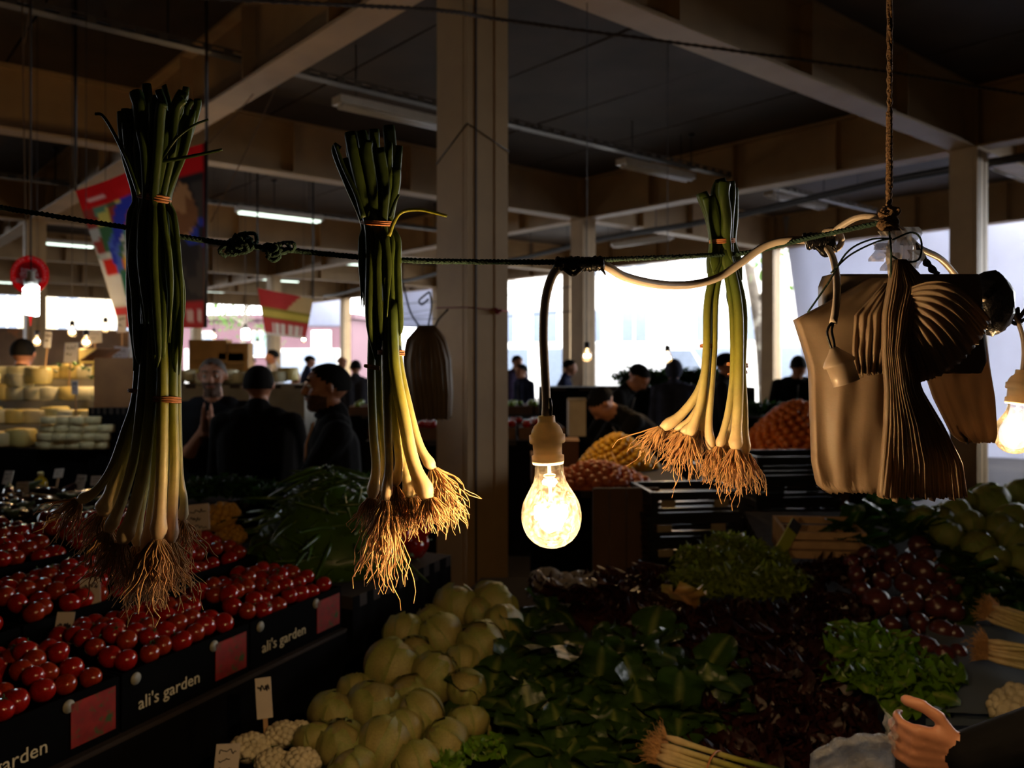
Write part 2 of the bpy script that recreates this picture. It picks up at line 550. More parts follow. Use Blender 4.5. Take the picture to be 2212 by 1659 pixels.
# black conduit behind the second line of columns
mb = MB()
ca, cb = P(700, 607, 26.5), P(2330, 333, 8.0)
ca.z = cb.z = 3.72
d_ = (cb - ca)
mb.tube([ca + d_ * (k / 20) + Vector((0, 0, -.03 * math.sin(k * 1.3))) for k in range(21)], 0.045, 8)
o = single(mb, 'conduit', m_dark, 'long black conduit pipe hung along the second row of columns', 'pipe', loc=(ca + cb) / 2)
mb = MB()
for k in range(1, 18):
    q = ca + d_ * (k / 18)
    mb.tube([q, Vector((q.x, q.y, 4.42))], 0.007, 5)
    part(mb, 'hanger_rod', m_dark, o); mb = MB()

# old rope strung across under the ceiling
mb = twisted(MB(), [P(-500, -60, 2.6), P(500, -2, 3.2), P(940, 22, 3.8), P(1100, 45, 4.15), P(1500, 98, 4.6), P(1950, 160, 5.0), P(2212, 203, 5.2), P(2700, 270, 5.6)], 0.010, 160, 3, 60)
rope_top = single(mb, 'rope', m_rope_d, 'old brown rope strung across under the ceiling past the near column', 'rope')
for q in (P(-500, -60, 2.6), P(2700, 270, 5.6)):
    part(MB().tube([q, Vector((q.x, q.y, 4.42))], 0.006, 6), 'tie', m_rope_d, rope_top)
# wire wrapped round the near column
mb = MB()
cx = G(0, 0, 0); hw = 0.137
def colpt(a, b, z): return Vector((cx.x, cx.y, z)) + U * a + V * b
zt = P(1010, 265, 4.2).z
mb.tube([colpt(-hw, hw, zt - .16), colpt(-hw, -hw, zt), colpt(hw, -hw, zt - .10), colpt(hw, hw, zt - .2), colpt(-hw, hw, zt - .16)], 0.004, 5)
single(mb, 'wire', m_dark, 'thin dark wire wrapped round the upper part of the near column', 'wire', loc=(cx.x, cx.y, zt))
mb = MB(); zt = P(1010, 668, 4.2).z
mb.tube([colpt(-hw, hw, zt + .02), colpt(-hw, -hw, zt + .01), colpt(hw, -hw, zt - .0), colpt(hw, hw, zt), colpt(-hw, hw, zt + .02)], 0.003, 5)
w2 = single(mb, 'string', M('pink string', S(150, 70, 90), 0.8), 'pink string tied with a knot round the near column', 'string', loc=(cx.x, cx.y, zt))
kn = MB()
for k in range(6): kn.ball(colpt(hw * .35, -hw - .008, zt) + Vector((rnd.uniform(-.02, .02), 0, rnd.uniform(-.012, .012))), (.014, .008, .008), 8, 6)
part(kn, 'knot', M('pink string'), w2)

# thin guy strings from the ceiling to the banner
def string(ctrl, r, label, mat=None, n=20):
    return single(MB().tube(smooth_path(ctrl, n), r, 5), 'string', mat or m_rope_b, label, 'string')
SG = 'strings between ceiling and stalls'
for a, b, lab in (((570, 175, 6.8), (440, 320, 6.3), 'pale string from the cable tray down to the big banner corner'),
                ((600, 180, 6.8), (455, 480, 6.3), 'longer pale string from the cable tray past the big banner'),
                ((46, -126, 5.5), (56, 556, 5.2), 'straight string hanging to the round red sign'),
                ((100, -218, 5.0), (52, 95, 5.4), 'dark string running up from the tray to the ceiling boards')):
    string([P(*a), (P(*a) + P(*b)) / 2 + Vector((0.0, 0, -.02)), P(*b)], 0.004, lab)
for (x0, y0, d0), (x1, y1, d1), lab in (((750, 683, 28.6), (946, 666, 24.4), 'upper black wire sagging across the far opening'),
                                  ((750, 692, 28.6), (946, 677, 24.4), 'lower black wire sagging across the far opening'),
                                  ((846, 658, 16.95), (1240, 618, 12.85), 'black wire between the near column and the far column'),
                                  ((846, 690, 16.95), (1240, 672, 12.85), 'thin wire crossing low towards the far column')):
    string([P(x0, y0, d0), P((x0 + x1) / 2, (y0 + y1) / 2 + 6, (d0 + d1) / 2), P(x1, y1, d1)], 0.008, lab, m_dark)

# ------------------------------------------------------------------ outside the hall
m_tarp = M('white tarpaulin', S(200, 202, 214), 0.6, 0.06, 1.5, 0.05, 3, trans=0.5)
m_tarp2 = M('pale grey tarpaulin', S(186, 190, 206), 0.6, 0.06, 1.5, trans=0.45)
m_facade = M('white facade', S(225, 222, 216), 0.8, 0.08, 0.6)
m_facade2 = M('mauve facade', S(98, 68, 76), 0.8, 0.12, 0.6)
m_glass_d = M('dark window glass', S(112, 122, 138), 0.15, 0.1)
m_bluefr = M('blue frame', S(60, 110, 200), 0.5, 0.1)
m_bark = M('pale bark', S(120, 110, 98), 0.9, 0.35, 6, 0.5, 15, spots=S(190, 184, 168), sscale=3.0, sthr=0.55)
m_leafy = M('street tree leaves', S(86, 120, 50), 0.6, 0.35, 3, trans=0.4)

def facade(name, label, a, b, h, mat, cols, rows, z0=3.2, depth=6.0):
    """a house across the street: walls with recessed windows, each a part"""
    d = b - a; L = d.length; dn = d.normalized(); n = Vector((dn.y, -dn.x, 0))
    if n.dot(-(a + b)) < 0: n = -n
    ang = math.atan2(dn.y, dn.x)
    t = thing(name, label, 'building', (a + b) / 2, (0, 0, ang))
    R3 = Matrix.Rotation(ang, 3, 'Z')
    mid = (a + b) / 2 - n * (depth / 2)
    part(MB().box((mid.x, mid.y, h / 2), (L, depth, h), R3), 'wall', mat, t, smooth=False)
    part(MB().box((mid.x, mid.y, h + .15), (L + .5, depth + .5, .3), R3), 'cornice', mat, t, smooth=False)
    for r in range(rows):
        for k in range(cols):
            c = a + d * ((k + .5) / cols) + n * .02; z = z0 + r * 2.9
            f = part(MB().box((c.x, c.y, z), (1.25, .10, 1.6), R3), 'window', m_white_enamel, t, smooth=False)
            for s in (-1, 1):
                q = c + n * .055 + dn * (s * .29)
                part(MB().box((q.x, q.y, z), (.5, .02, 1.4), R3), 'pane', m_glass_d, f, smooth=False)
    # shop front
    nf = max(2, cols - 1)
    for k in range(nf):
        c = a + d * ((k + .5) / nf) + n * .03
        f = part(MB().box((c.x, c.y, 1.2), (L / nf * .78, .12, 2.4), R3), 'shop_front', m_white_enamel, t, smooth=False)
        q = c + n * .06
        part(MB().box((q.x, q.y, 1.25), (L / nf * .68, .03, 1.9), R3), 'pane', m_glass_d, f, smooth=False)
    return t
facade('house', 'white house with shop fronts across the street behind the far opening', P(1040, 780, 38), P(1420, 780, 36), 9, m_facade, 4, 2)
facade('house', 'white house beside the tree outside the right-hand opening', P(1480, 780, 36), P(1960, 780, 30), 9, m_facade, 4, 2)
facade('house', 'mauve house seen low beyond the cheese stalls', P(380, 780, 52), P(760, 780, 50), 4.2, m_facade2, 3, 1, z0=2.7)
facade('house', 'cream house beyond the far left opening', P(-500, 780, 46), P(330, 780, 54), 8, M('cream facade', S(222, 204, 170), .8, .1, .6), 6, 2)

def tarp(name, label, corners, sag=0.15, mat=None, n=14, wave=0.05, th=0.012):
    """hanging cloth: corners tl, tr, br, bl"""
    tl, tr, br, bl = corners
    def fn(u, v):
        p = (tl * (1 - u) + tr * u) * (1 - v) + (bl * (1 - u) + br * u) * v
        w = math.sin(u * 17 + v * 3) * wave * v + math.sin(u * math.pi) * sag * (1 - v) * .3
        return Vector((p.x, p.y + w, p.z - sag * math.sin(u * math.pi) * (1 - v) * .4))
    return single(MB().slab(fn, n, n, th), name, mat or m_tarp, label, 'tarpaulin')
tarp('tarpaulin', 'big white tarpaulin hung outside the right-hand opening behind the bags', [P(1690, 452, 15.8), P(2460, 380, 13.2), P(2460, 1130, 13.2), P(1768, 1010, 15.8)], .1)
tarp('tarpaulin', 'pale tarpaulin hung beside the near column over the far opening', [P(845, 597, 27.5), P(1010, 612, 26.0), P(1010, 712, 26.0), P(845, 706, 27.5)], .05, m_tarp2)
tarp('tarpaulin', 'small pale tarpaulin roof beyond the second banner', [P(622, 640, 34), P(742, 634, 33), P(742, 706, 33), P(660, 706, 34)], .05, m_tarp2)

def tree(name, label, base, h, lean, seed, leaves, spread, mat=m_leafy):
    r = random.Random(seed)
    t = thing(name, label, 'tree', base)
    m = MB()
    pts = smooth_path([base, base + Vector((lean * .3, 0, h * .35)), base + Vector((lean, 0, h * .7)), base + Vector((lean * 1.3, 0, h))], 14)
    m.tube(pts, np.linspace(.20, .06, 14), 10)
    tips = []
    for k in range(9):
        i = r.randint(6, 13); p = Vector(pts[i]); q = p + Vector((r.uniform(-1, 1), r.uniform(-.8, .8), r.uniform(.3, 1.1))) * spread
        m.tube(smooth_path([p, (p + q) / 2 + Vector((r.uniform(-.2, .2), 0, .1)), q], 8), np.linspace(.06, .012, 8), 6); tips.append(q)
    part(m, 'trunk', m_bark, t)
    if leaves:
        m = MB()
        for k in range(leaves):
            c = r.choice(tips) + Vector((r.gauss(0, .35), r.gauss(0, .35), r.gauss(0, .3))) * spread
            R = Euler((r.uniform(0, 6), r.uniform(0, 6), r.uniform(0, 6))).to_matrix(); s = r.uniform(.06, .13)
            m.add([v3(c + R @ Vector(q) * s) for q in ((-1, 0, 0), (0, .5, .1), (1, 0, 0), (0, -.5, .1))], [(0, 1, 2, 3)])
        o = part(m, 'foliage', mat, t, smooth=False); o['kind'] = 'stuff'
    return t
tree('street_tree', 'plane tree with pale bare trunk beside the right-hand opening', P(1660, 1000, 19.0).xyz * Vector((1, 1, 0)), 6.0, -.5, 3, 260, 1.0)
tree('street_tree', 'leafy street tree beyond the far left opening by the banner', P(520, 800, 42).xyz * Vector((1, 1, 0)), 5.2, .2, 5, 900, 1.3)

# white delivery van parked outside
def van(c, ang):
    t = thing('van', 'white delivery van parked outside behind the bent shoppers', 'van', c, (0, 0, ang))
    prof = [(-2.3, .45), (-2.3, 1.95), (-2.1, 2.1), (.9, 2.1), (1.5, 1.35), (2.25, 1.1), (2.35, .45)]
    n = len(prof)
    m = MB(); m.add([(x, -.9, z) for x, z in prof] + [(x, .9, z) for x, z in prof], [tuple(range(n - 1, -1, -1)), tuple(range(n, 2 * n))] + [(k, (k + 1) % n, n + (k + 1) % n, n + k) for k in range(n)])
    part(m, 'body', M('white van paint', S(228, 228, 228), .25, .04), t, True, False)
    for s in (-1, 1):
        part(MB().add([(.3, s * .905, 1.3), (1.35, s * .905, 1.3), (.95, s * .905, 1.95), (.3, s * .905, 1.95)], [(0, 1, 2, 3)]), 'side_window', m_glass_d, t, True, False)
        for x in (-1.4, 1.45):
            w = part(MB().lathe([(.33, -.1), (.36, -.06), (.36, .06), (.33, .1)], 20, Matrix.Translation((x, s * .85, .36)) @ Matrix.Rotation(math.pi / 2, 4, 'X')), 'wheel', m_dark, t, True)
    return t
van(P(1400, 780, 24) * Vector((1, 1, 0)), 0.15)

# ------------------------------------------------------------------ people
m_skin = M('skin', S(178, 124, 96), 0.5, 0.12, 12, 0.05, 60, sss=0.05)
m_hair = M('black hair', S(13, 11, 10), 0.8, 0.3, 40, 0.6, 160, spec=.15)
m_hair_g = M('grey hair', S(96, 90, 86), 0.6, 0.3, 40, 0.6, 160)
m_shoe = M('black shoe leather', S(20, 18, 18), 0.4, 0.2)
m_eye = M('eye white', S(200, 190, 180), 0.2, 0.05)
m_iris = M('dark iris', S(24, 16, 12), 0.1, 0.05)
def cloth(name, c): return M(name, c, 0.9, 0.3, 9, 0.35, 25, spec=.15)
m_jk = cloth('black jacket cloth', S(17, 17, 19)); m_navy = cloth('navy cloth', S(30, 36, 62)); m_grey = cloth('charcoal cloth', S(58, 58, 66))
m_white = cloth('white cloth', S(190, 188, 190)); m_jean = cloth('blue denim', S(38, 48, 86)); m_trs = cloth('dark trousers', S(28, 27, 28)); m_polo = cloth('dark polo knit', S(28, 30, 36))

def capsule(mb, a, b, ra, rb, n=12):
    a = np.array(v3(a)); b = np.array(v3(b)); d = b - a; L = np.linalg.norm(d)
    d = d / L if L > 1e-6 else np.array([0, 0, 1.0])
    pts = []; rr = []
    for t in (math.pi / 2, 1.1, .6, .25, 0):
        pts.append(a - d * ra * math.sin(t) * .999); rr.append(max(ra * math.cos(t), 1e-4))
    pts.append((a + b) / 2); rr.append((ra + rb) / 2)
    for t in (0, .25, .6, 1.1, math.pi / 2):
        pts.append(b + d * rb * math.sin(t) * .999); rr.append(max(rb * math.cos(t), 1e-4))
    mb.tube(pts, rr, n)

def remesh(mb, voxel, smooth_it=2):
    me = mb.mesh('tmp', m_skin)
    o = bpy.data.objects.new('tmp', me); COL.objects.link(o)
    md = o.modifiers.new('r', 'REMESH'); md.mode = 'VOXEL'; md.voxel_size = voxel; md.use_smooth_shade = True
    ms = o.modifiers.new('s', 'SMOOTH'); ms.factor = 0.5; ms.iterations = smooth_it
    dg = bpy.context.evaluated_depsgraph_get(); dg.update()
    r = bpy.data.meshes.new_from_object(o.evaluated_get(dg))
    COL.objects.unlink(o); bpy.data.objects.remove(o); bpy.data.meshes.remove(me)
    return r

def sdf_tag(pts, prims):
    best = np.full(len(pts), 1e9); tag = np.zeros(len(pts), int)
    for a, b, ra, rb, tg in prims:
        a = np.array(v3(a)); b = np.array(v3(b)); d = b - a; L2 = max(d.dot(d), 1e-9)
        t = np.clip((pts - a) @ d / L2, 0, 1)
        q = np.linalg.norm(pts - (a + t[:, None] * d), axis=1) - (ra + (rb - ra) * t)
        w = q < best; best[w] = q[w]; tag[w] = tg
    return tag

def elbow(sh, wr, l1, l2, pole):
    d = wr - sh; L = min(d.length, (l1 + l2) * .999); dn = d.normalized()
    x = (l1 * l1 - l2 * l2 + L * L) / (2 * L); hgt = math.sqrt(max(l1 * l1 - x * x, 0))
    p = pole - dn * pole.dot(dn); p.normalize()
    return sh + dn * x + p * hgt, sh + dn * L

def finger_set(prims, mb, wr, fwd, across, normal, s, curl, spread=1.0, thumb=1):
    """palm and five unequal fingers; fwd from wrist to fingertips, across towards the thumb"""
    palm_end = wr + fwd * .085 * s
    for k in (-1.0, -.35, .35, 1.0):
        a = wr + fwd * .02 * s + across * (k * .020 * s); b = palm_end + across * (k * .030 * s)
        capsule(mb, a, b, .017 * s, .0135 * s, 8); prims.append((a, b, .017 * s, .0135 * s, 0))
    lens = [.068, .078, .072, .055]; offs = [1.0, .35, -.35, -1.0]
    for L, k in zip(lens, offs):
        p = palm_end + across * (k * .030 * s); ang = 0.0
        for seg, fr in ((0, .45), (1, .32), (2, .23)):
            ang += curl * (0.8 if seg == 0 else 1.0)
            d = (fwd * math.cos(ang) + normal * math.sin(ang) + across * (k * .06 * spread)).normalized()
            q = p + d * (L * fr * s); r0, r1 = (.0098 - seg * .001) * s, (.0090 - seg * .001) * s
            capsule(mb, p, q, r0, r1, 8); prims.append((p, q, r0, r1, 0)); p = q
    p = wr + fwd * .025 * s + across * (thumb * .028 * s)
    for L, dd in ((.04, fwd * .6 + across * thumb * .7 + normal * .25), (.032, fwd * .85 + across * thumb * .35 + normal * .3), (.026, fwd * .95 + across * thumb * .05 + normal * .35)):
        q = p + dd.normalized() * L * s
        capsule(mb, p, q, .0125 * s, .0105 * s, 8); prims.append((p, q, .0125 * s, .0105 * s, 0)); p = q

def person(label, loc, face, h=1.72, lean=0.0, wrists=None, head_yaw=0.0, head_pitch=0.0, top=None, legs=None, hair=None, voxel=.014, short=False,
           beard=None, cap=None, hood=None, detail=False, hands='relaxed', hold=None, extra=None, curl=.25, frames=None, bulk=1.0, skin=None, pole=None):
    """face: direction (radians, world) the person looks along; loc: feet on the floor"""
    s = h / 1.72
    top = top or m_jk; legs = legs or m_trs; hair = hair or m_hair
    t = thing('person', label, 'person', (loc[0], loc[1], 0), (0, 0, face - math.pi / 2))
    Rl = Matrix.Rotation(-lean, 3, 'X')
    pel = Vector((0, 0, .93 * s))
    def up(x, y, z): return pel + Rl @ (Vector((x, y, z)) * s - Vector((0, 0, .93 * s)))
    prims = []; mb = MB()
    def cap_(a, b, ra, rb, tg, n=12):
        if tg == 1: ra *= bulk; rb *= bulk
        capsule(mb, a, b, ra * s, rb * s, n); prims.append((a, b, ra * s, rb * s, tg))
    # tags: 0 skin 1 top 2 legs 3 shoes
    for sx in (-1, 1):
        hip = Vector((sx * .09, -.05 * math.sin(lean), .92)) * s; kn = Vector((sx * .10, .03, .50)) * s; an = Vector((sx * .11, -.02, .09)) * s
        cap_(hip, kn, .088, .060, 2); cap_(kn, an, .060, .045, 2)
        cap_(an + Vector((0, -.02, -.045)) * s, an + Vector((sx * .02, .16, -.055)) * s, .038, .032, 3)
    cap_(up(-.07, 0, .93), up(.07, 0, .93), .115, .115, 2)
    for x in (-.065, .065):
        cap_(up(x, 0, .98), up(x * 1.25, .0, 1.16), .115, .118, 1)
        cap_(up(x * 1.25, .0, 1.16), up(x * 1.5, .0, 1.34), .118, .108, 1)
    cap_(up(-.165, -.01, 1.40), up(.165, -.01, 1.40), .066, .066, 1)
    cap_(up(-.09, -.005, 1.42), up(.09, -.005, 1.42), .075, .075, 1)
    cap_(up(0, -.01, 1.42), up(0, .01, 1.53), .064, .056, 0)
    if not short: cap_(up(0, -.012, 1.43), up(0, -.005, 1.485), .074, .066, 1)
    # head
    hc = up(0, .025, 1.615)
    Rh = (Rl @ Matrix.Rotation(head_yaw, 3, 'Z') @ Matrix.Rotation(-head_pitch, 3, 'X'))
    def hd(x, y, z): return hc + Rh @ (Vector((x, y, z)) * s)
    for a, b, ra, rb in (((0, -.035, .02), (0, .015, .025), .078, .076), ((0, .0, -.01), (0, .04, -.04), .066, .056), ((0, .03, -.06), (0, .062, -.085), .045, .03),
                         ((0, .088, .022), (0, .105, -.018), .011, .015), ((-.03, .082, .032), (.03, .082, .032), .013, .013), ((-.018, .082, -.055), (.018, .082, -.055), .012, .012),
                         ((-.045, .055, -.01), (-.035, .07, -.03), .022, .018), ((.045, .055, -.01), (.035, .07, -.03), .022, .018),
                         ((-.079, -.005, .012), (-.082, -.012, -.018), .014, .010), ((.079, -.005, .012), (.082, -.012, -.018), .014, .010)):
        cap_(hd(*a), hd(*b), ra, rb, 0)
    # arms
    W = wrists or {}
    for sx, key in ((-1, 'L'), (1, 'R')):
        sh = up(sx * .185, -.01, 1.405)
        wr = Vector(W[key]) * s if key in W else up(sx * .25, .06, .86) * 1.0
        if key not in W and lean > .3: wr = sh + Vector((sx * .04, .08, -.5)) * s
        el, wr = elbow(sh, wr, .29 * s, .255 * s, Vector(pole) if pole else Vector((sx * .5, -.6, -.7)))
        cap_(sh, el, .062, .050, 1); 
        if short:
            mid = sh + (el - sh) * .85; cap_(mid, el, .042, .040, 0); cap_(el, wr, .042, .030, 0)
        else:
            cap_(el, wr, .052, .040, 1)
        fwd = (wr - el).normalized()
        if frames and key in frames:
            fwd, ac, nm, cu, th_ = frames[key]; fwd = Vector(fwd).normalized(); ac = Vector(ac); ac = (ac - fwd * ac.dot(fwd)).normalized(); nm = Vector(nm); nm = (nm - fwd * nm.dot(fwd) - ac * nm.dot(ac)).normalized()
            cap_(wr - fwd * .03, wr + fwd * .01, .030, .027, 0); finger_set(prims, mb, wr, fwd, ac, nm, s * .98, cu, 1.0, th_)
        elif hands == 'pray':
            fwd = Vector((0, .12, .99)).normalized(); ac = Vector((0, -1, .1)); nm = Vector((-sx, 0, 0))
            cap_(wr + Vector((0, 0, -.02)), wr + fwd * .02, .030, .026, 0); finger_set(prims, mb, wr, fwd, ac, nm, s * 1.0, .02, .3, 1)
        else:
            ac = Vector((-sx, 0, 0)) if abs(fwd.x) < .8 else Vector((0, 0, 1)); ac = (ac - fwd * ac.dot(fwd)).normalized(); nm = fwd.cross(ac) * (1 if sx > 0 else -1)
            cap_(wr - fwd * .03, wr + fwd * .01, .030, .027, 0)
            finger_set(prims, mb, wr, fwd, ac, nm, s, curl)
    me = remesh(mb, voxel)
    for m in (skin or m_skin, top, legs, m_shoe): me.materials.append(m) if len(me.materials) else me.materials.append(m)
    while len(me.materials) > 4: me.materials.pop(index=0)
    nf = len(me.polygons); cen = np.zeros(nf * 3); me.polygons.foreach_get('center', cen)
    me.polygons.foreach_set('material_index', sdf_tag(cen.reshape(-1, 3), prims).astype(int))
    if beard is not None:   # stubble grows on the jaw, chin and upper lip of the skin itself
        me.materials.append(beard)
        mi = np.zeros(nf, int); me.polygons.foreach_get('material_index', mi)
        q = (cen.reshape(-1, 3) - np.array(v3(hc))) @ np.array(Rh) / s
        w = (mi == 0) & (q[:, 2] < -.030 - .25 * np.clip(.05 - q[:, 1], 0, 1)) & (q[:, 2] > -.125) & (q[:, 1] > .005) & ~((np.abs(q[:, 2] + .052) < .008) & (np.abs(q[:, 0]) < .024))
        mi[w] = len(me.materials) - 1; me.polygons.foreach_set('material_index', mi)
    me.polygons.foreach_set('use_smooth', [True] * nf)
    me.name = 'body'
    bo = bpy.data.objects.new('body', me); COL.objects.link(bo); bo.parent = t
    # hair: a cut shell over the skull
    def shell(name, mat, k, keep, off=(0, 0, 0), rad=(.079, .106, .094)):
        m = MB(); nu, nv = 28, 18; vs = []; ok = []
        for i in range(nv + 1):
            th = math.pi * i / nv
            for j in range(nu):
                a = 2 * math.pi * j / nu
                d = Vector((math.sin(th) * math.cos(a), math.sin(th) * math.sin(a), math.cos(th)))
                kk = k * (1 + .025 * fbm((d.x * 4, d.y * 4 + loc[0], d.z * 4)))
                vs.append(v3(hd(d.x * rad[0] * kk + off[0], d.y * rad[1] * kk - .012 + off[1], d.z * rad[2] * kk + .018 + off[2]))); ok.append(keep(d))
        fs = []
        for i in range(nv):
            for j in range(nu):
                q = (i * nu + j, (i + 1) * nu + j, (i + 1) * nu + (j + 1) % nu, i * nu + (j + 1) % nu)
                if sum(ok[x] for x in q) >= 3: fs.append(q)
        m.add(vs, fs); return part(m, name, mat, t, True)
    if cap is not None:
        shell('cap', cap, 1.13, lambda d: d.z > .12 - .15 * max(0, -d.y))
        shell('hair', hair, 1.04, lambda d: d.z > -.45 and d.y < .1)
    elif hood is not None:
        shell('hood', hood, 1.22, lambda d: d.y < .45)
    else:
        shell('hair', hair, 1.06, lambda d: d.z > -.5 + 1.05 * max(0, d.y + .35))
    if detail:
        for sx in (-1, 1):
            e = part(MB().ball(hd(sx * .031, .076, .012), (.013 * s,) * 3, 10, 8), 'eye', m_eye, t, True)
            part(MB().ball(hd(sx * .031, .086, .011), (.0055 * s,) * 3, 8, 6), 'iris', m_iris, e, True)
            part(MB().tube([hd(sx * .016, .092, .038), hd(sx * .034, .094, .044), hd(sx * .052, .082, .036)], .0048 * s, 6), 'eyebrow', hair, t, True)
        part(MB().tube([hd(-.024, .087, -.052), hd(-.008, .096, -.049), hd(.008, .096, -.049), hd(.024, .087, -.052)], .0045 * s, 6), 'lips', M('lip skin', S(150, 90, 78), .5, .1), t, True)
    if not short:   # jacket collar and front zip
        c = MB()
        ring = [up(math.cos(a) * .078, math.sin(a) * .070 - .002, 1.475 + .012 * math.sin(a)) for a in np.linspace(0, 2 * math.pi, 17)]
        c.tube(ring, .016 * s, 6); part(c, 'collar', top, t, True)
        c = MB().tube([up(0, .094, 1.45), up(0, .128, 1.30), up(0, .122, 1.1), up(0, .12, .95)], .004 * s, 5); part(c, 'zip', m_galv, t, True)
    if extra: extra(t, hd, up)
    return t

def at_px(px, d): return ((px - 1106) / F * d, d)
D90 = math.pi / 2
# the man with folded hands, the man seen from behind, the man in profile
person('grey haired man in dark polo shirt with palms pressed together before his chin', at_px(462, 5.0), math.radians(-78), 1.66, .06,
       {'L': (-.022, .26, 1.30), 'R': (.022, .26, 1.30)}, top=m_polo, hair=m_hair_g, voxel=.009, short=True, beard=M('grey stubble', S(96, 74, 62), .8, .3, 60), detail=True, hands='pray')
person('broad man in black jacket with his back turned, between two other men', at_px(556, 4.30), math.radians(97), 1.62, .03, {'L': (-.2, .3, .98), 'R': (.2, .3, .98)}, voxel=.011, bulk=1.12)
def strap(t, hd, up):
    part(MB().tube([up(-.05, .085, 1.46), up(-.075, .125, 1.36), up(-.09, .13, 1.22), up(-.11, .13, 1.05)], [.005, .006, .010, .012], 6), 'strap', M('pale strap', S(214, 170, 140), .6, .1), t, True)
person('dark bearded young man in black jacket looking sideways, behind the middle onions', at_px(722, 3.75), math.radians(196), 1.63, .02, {'L': (-.1, .3, .95), 'R': (.12, .28, .92)}, bulk=1.12, voxel=.008, beard=M('black beard', S(84, 58, 44), .8, .3, 60, .5, 200), detail=True, extra=strap, head_yaw=.10)
# others
person('dark haired shopper with grey collar at the cheese stall, back turned', at_px(44, 6.6), math.radians(100), 1.82, .05, top=m_jk, voxel=.016)
far = [
 ('small far figure in grey between the cheese stall and banner', 547, 24, 250, 1.72, 0, m_grey, None, None),
 ('man in a white coat standing beside the banner post', 600, 14.5, 200, 1.84, .1, m_white, None, None),
 ('man in navy jacket and dark cap beyond the folded hands man', 656, 17, 20, 1.76, .15, m_navy, m_jk, None),
 ('woman with brown hair beyond the man in profile', 630, 12, 320, 1.50, .1, m_jk, None, None),
 ('bald man in navy jacket bending over at the far opening', 712, 17, 330, 1.80, .45, m_navy, None, None),
 ('shopper in charcoal jacket behind the middle onion bundle', 768, 11.5, 100, 1.66, .1, m_grey, None, None),
 ('man in navy sweater sitting back beside the near column', 1136, 12.5, 215, 1.60, .1, m_navy, None, None),
 ('shopper in dark navy coat turned to the far column', 1208, 12.0, 350, 1.68, .2, m_navy, None, None),
 ('person in purple jacket half hidden by the near column', 1104, 13.5, 300, 1.76, .25, cloth('purple cloth', S(66, 56, 84)), None, None),
 ('hooded shopper in slate jacket behind the second glowing bulb', 1456, 8.6, 80, 1.66, .15, cloth('slate cloth', S(62, 66, 84)), None, True),
 ('man in dark suit behind the split onion bundle looking right', 1562, 7.9, 345, 1.72, .02, m_jk, None, None),
]
for lab, px, d, ang, hh, ln, tp, cp, hood in far:
    person(lab, at_px(px, d), math.radians(ang), hh, ln, top=tp, cap=cp, hood=tp if hood else None, voxel=.017, hair=cloth('brown hair', S(70, 48, 34)) if 'brown' in lab else (m_skin if 'bald' in lab else None))
person('seller in dark jacket bending over the yellow fruit counting money', at_px(1290, 7.6), math.radians(-20), 1.72, .55, {'L': (-.05, .48, 1.02), 'R': (.06, .5, 1.0)}, head_pitch=.35, voxel=.013, top=m_jk)
person('person with black hair stooping low in front of the seller', at_px(1452, 5.95), math.radians(192), 1.70, .85, {'L': (-.1, .75, .75), 'R': (.15, .75, .75)}, head_pitch=.2, voxel=.012, top=m_jk)
person('man in black jacket and blue apron leaning over the oranges', at_px(1712, 9.1), math.radians(262), 1.76, .42, {'L': (-.16, .42, .95), 'R': (.2, .42, .95)}, head_pitch=.5, voxel=.013, legs=cloth('blue apron cloth', S(36, 52, 150)))

# ------------------------------------------------------------------ the hanging things in front
m_stalk = M('onion stalk skin', rough=0.38, var=0.14, scale=60, vcol=True, trans=0.22, bump=0.05, bscale=90, spec=0.5)
m_leafg = M('onion leaf skin', rough=0.42, var=0.22, scale=45, vcol=True, trans=0.25, bump=0.08, bscale=120)
m_root = M('onion root', S(214, 168, 112), 0.7, 0.25, 80, trans=0.3)
m_band = M('tan rubber band', S(196, 130, 84), 0.5, 0.1, 60, trans=0.2)
m_film = M('brownish plastic film', S(158, 136, 112), 0.5, 0.14, 14, 0.15, 50, trans=0.42)
m_film_w = M('clear crumpled film', S(205, 196, 184), 0.25, 0.1, 30, 0.5, 80, trans=0.5, alpha=0.75)
m_film_d = M('dark plastic film', S(104, 92, 78), 0.36, 0.18, 12, 0.12, 40, trans=0.25)
m_cable = M('grey cable sheath', S(196, 182, 168), 0.4, 0.12, 40)
m_tape = M('black electrical tape', S(14, 14, 20), 0.3, 0.2, 60, 0.3, 120)
m_bakel = M('beige lamp socket plastic', S(214, 196, 166), 0.45, 0.1, 40, 0.05, 100, trans=.25)

SKN = {'w': S(232, 206, 164), 'p': S(212, 198, 138), 'y': S(160, 158, 66), 'g': S(88, 106, 40), 'd': S(54, 72, 30)}
def grad(t, pink=0.0, shift=0.0):
    ks = [(0.0, 'w'), (0.34, 'p'), (0.62, 'y'), (0.85, 'g'), (1.0, 'd')]
    t = max(0, min(1, t + shift))
    for (a, ca), (b, cb) in zip(ks, ks[1:]):
        if t <= b:
            f = (t - a) / (b - a); c = [SKN[ca][i] * (1 - f) + SKN[cb][i] * f for i in range(3)]; break
    if pink > 0 and t < .35:
        w = pink * (1 - abs(t - .15) / .2) if abs(t - .15) < .2 else 0
        c = [c[0] * (1 - .1 * w), c[1] * (1 - .45 * w), c[2] * (1 - .3 * w)]
    return c

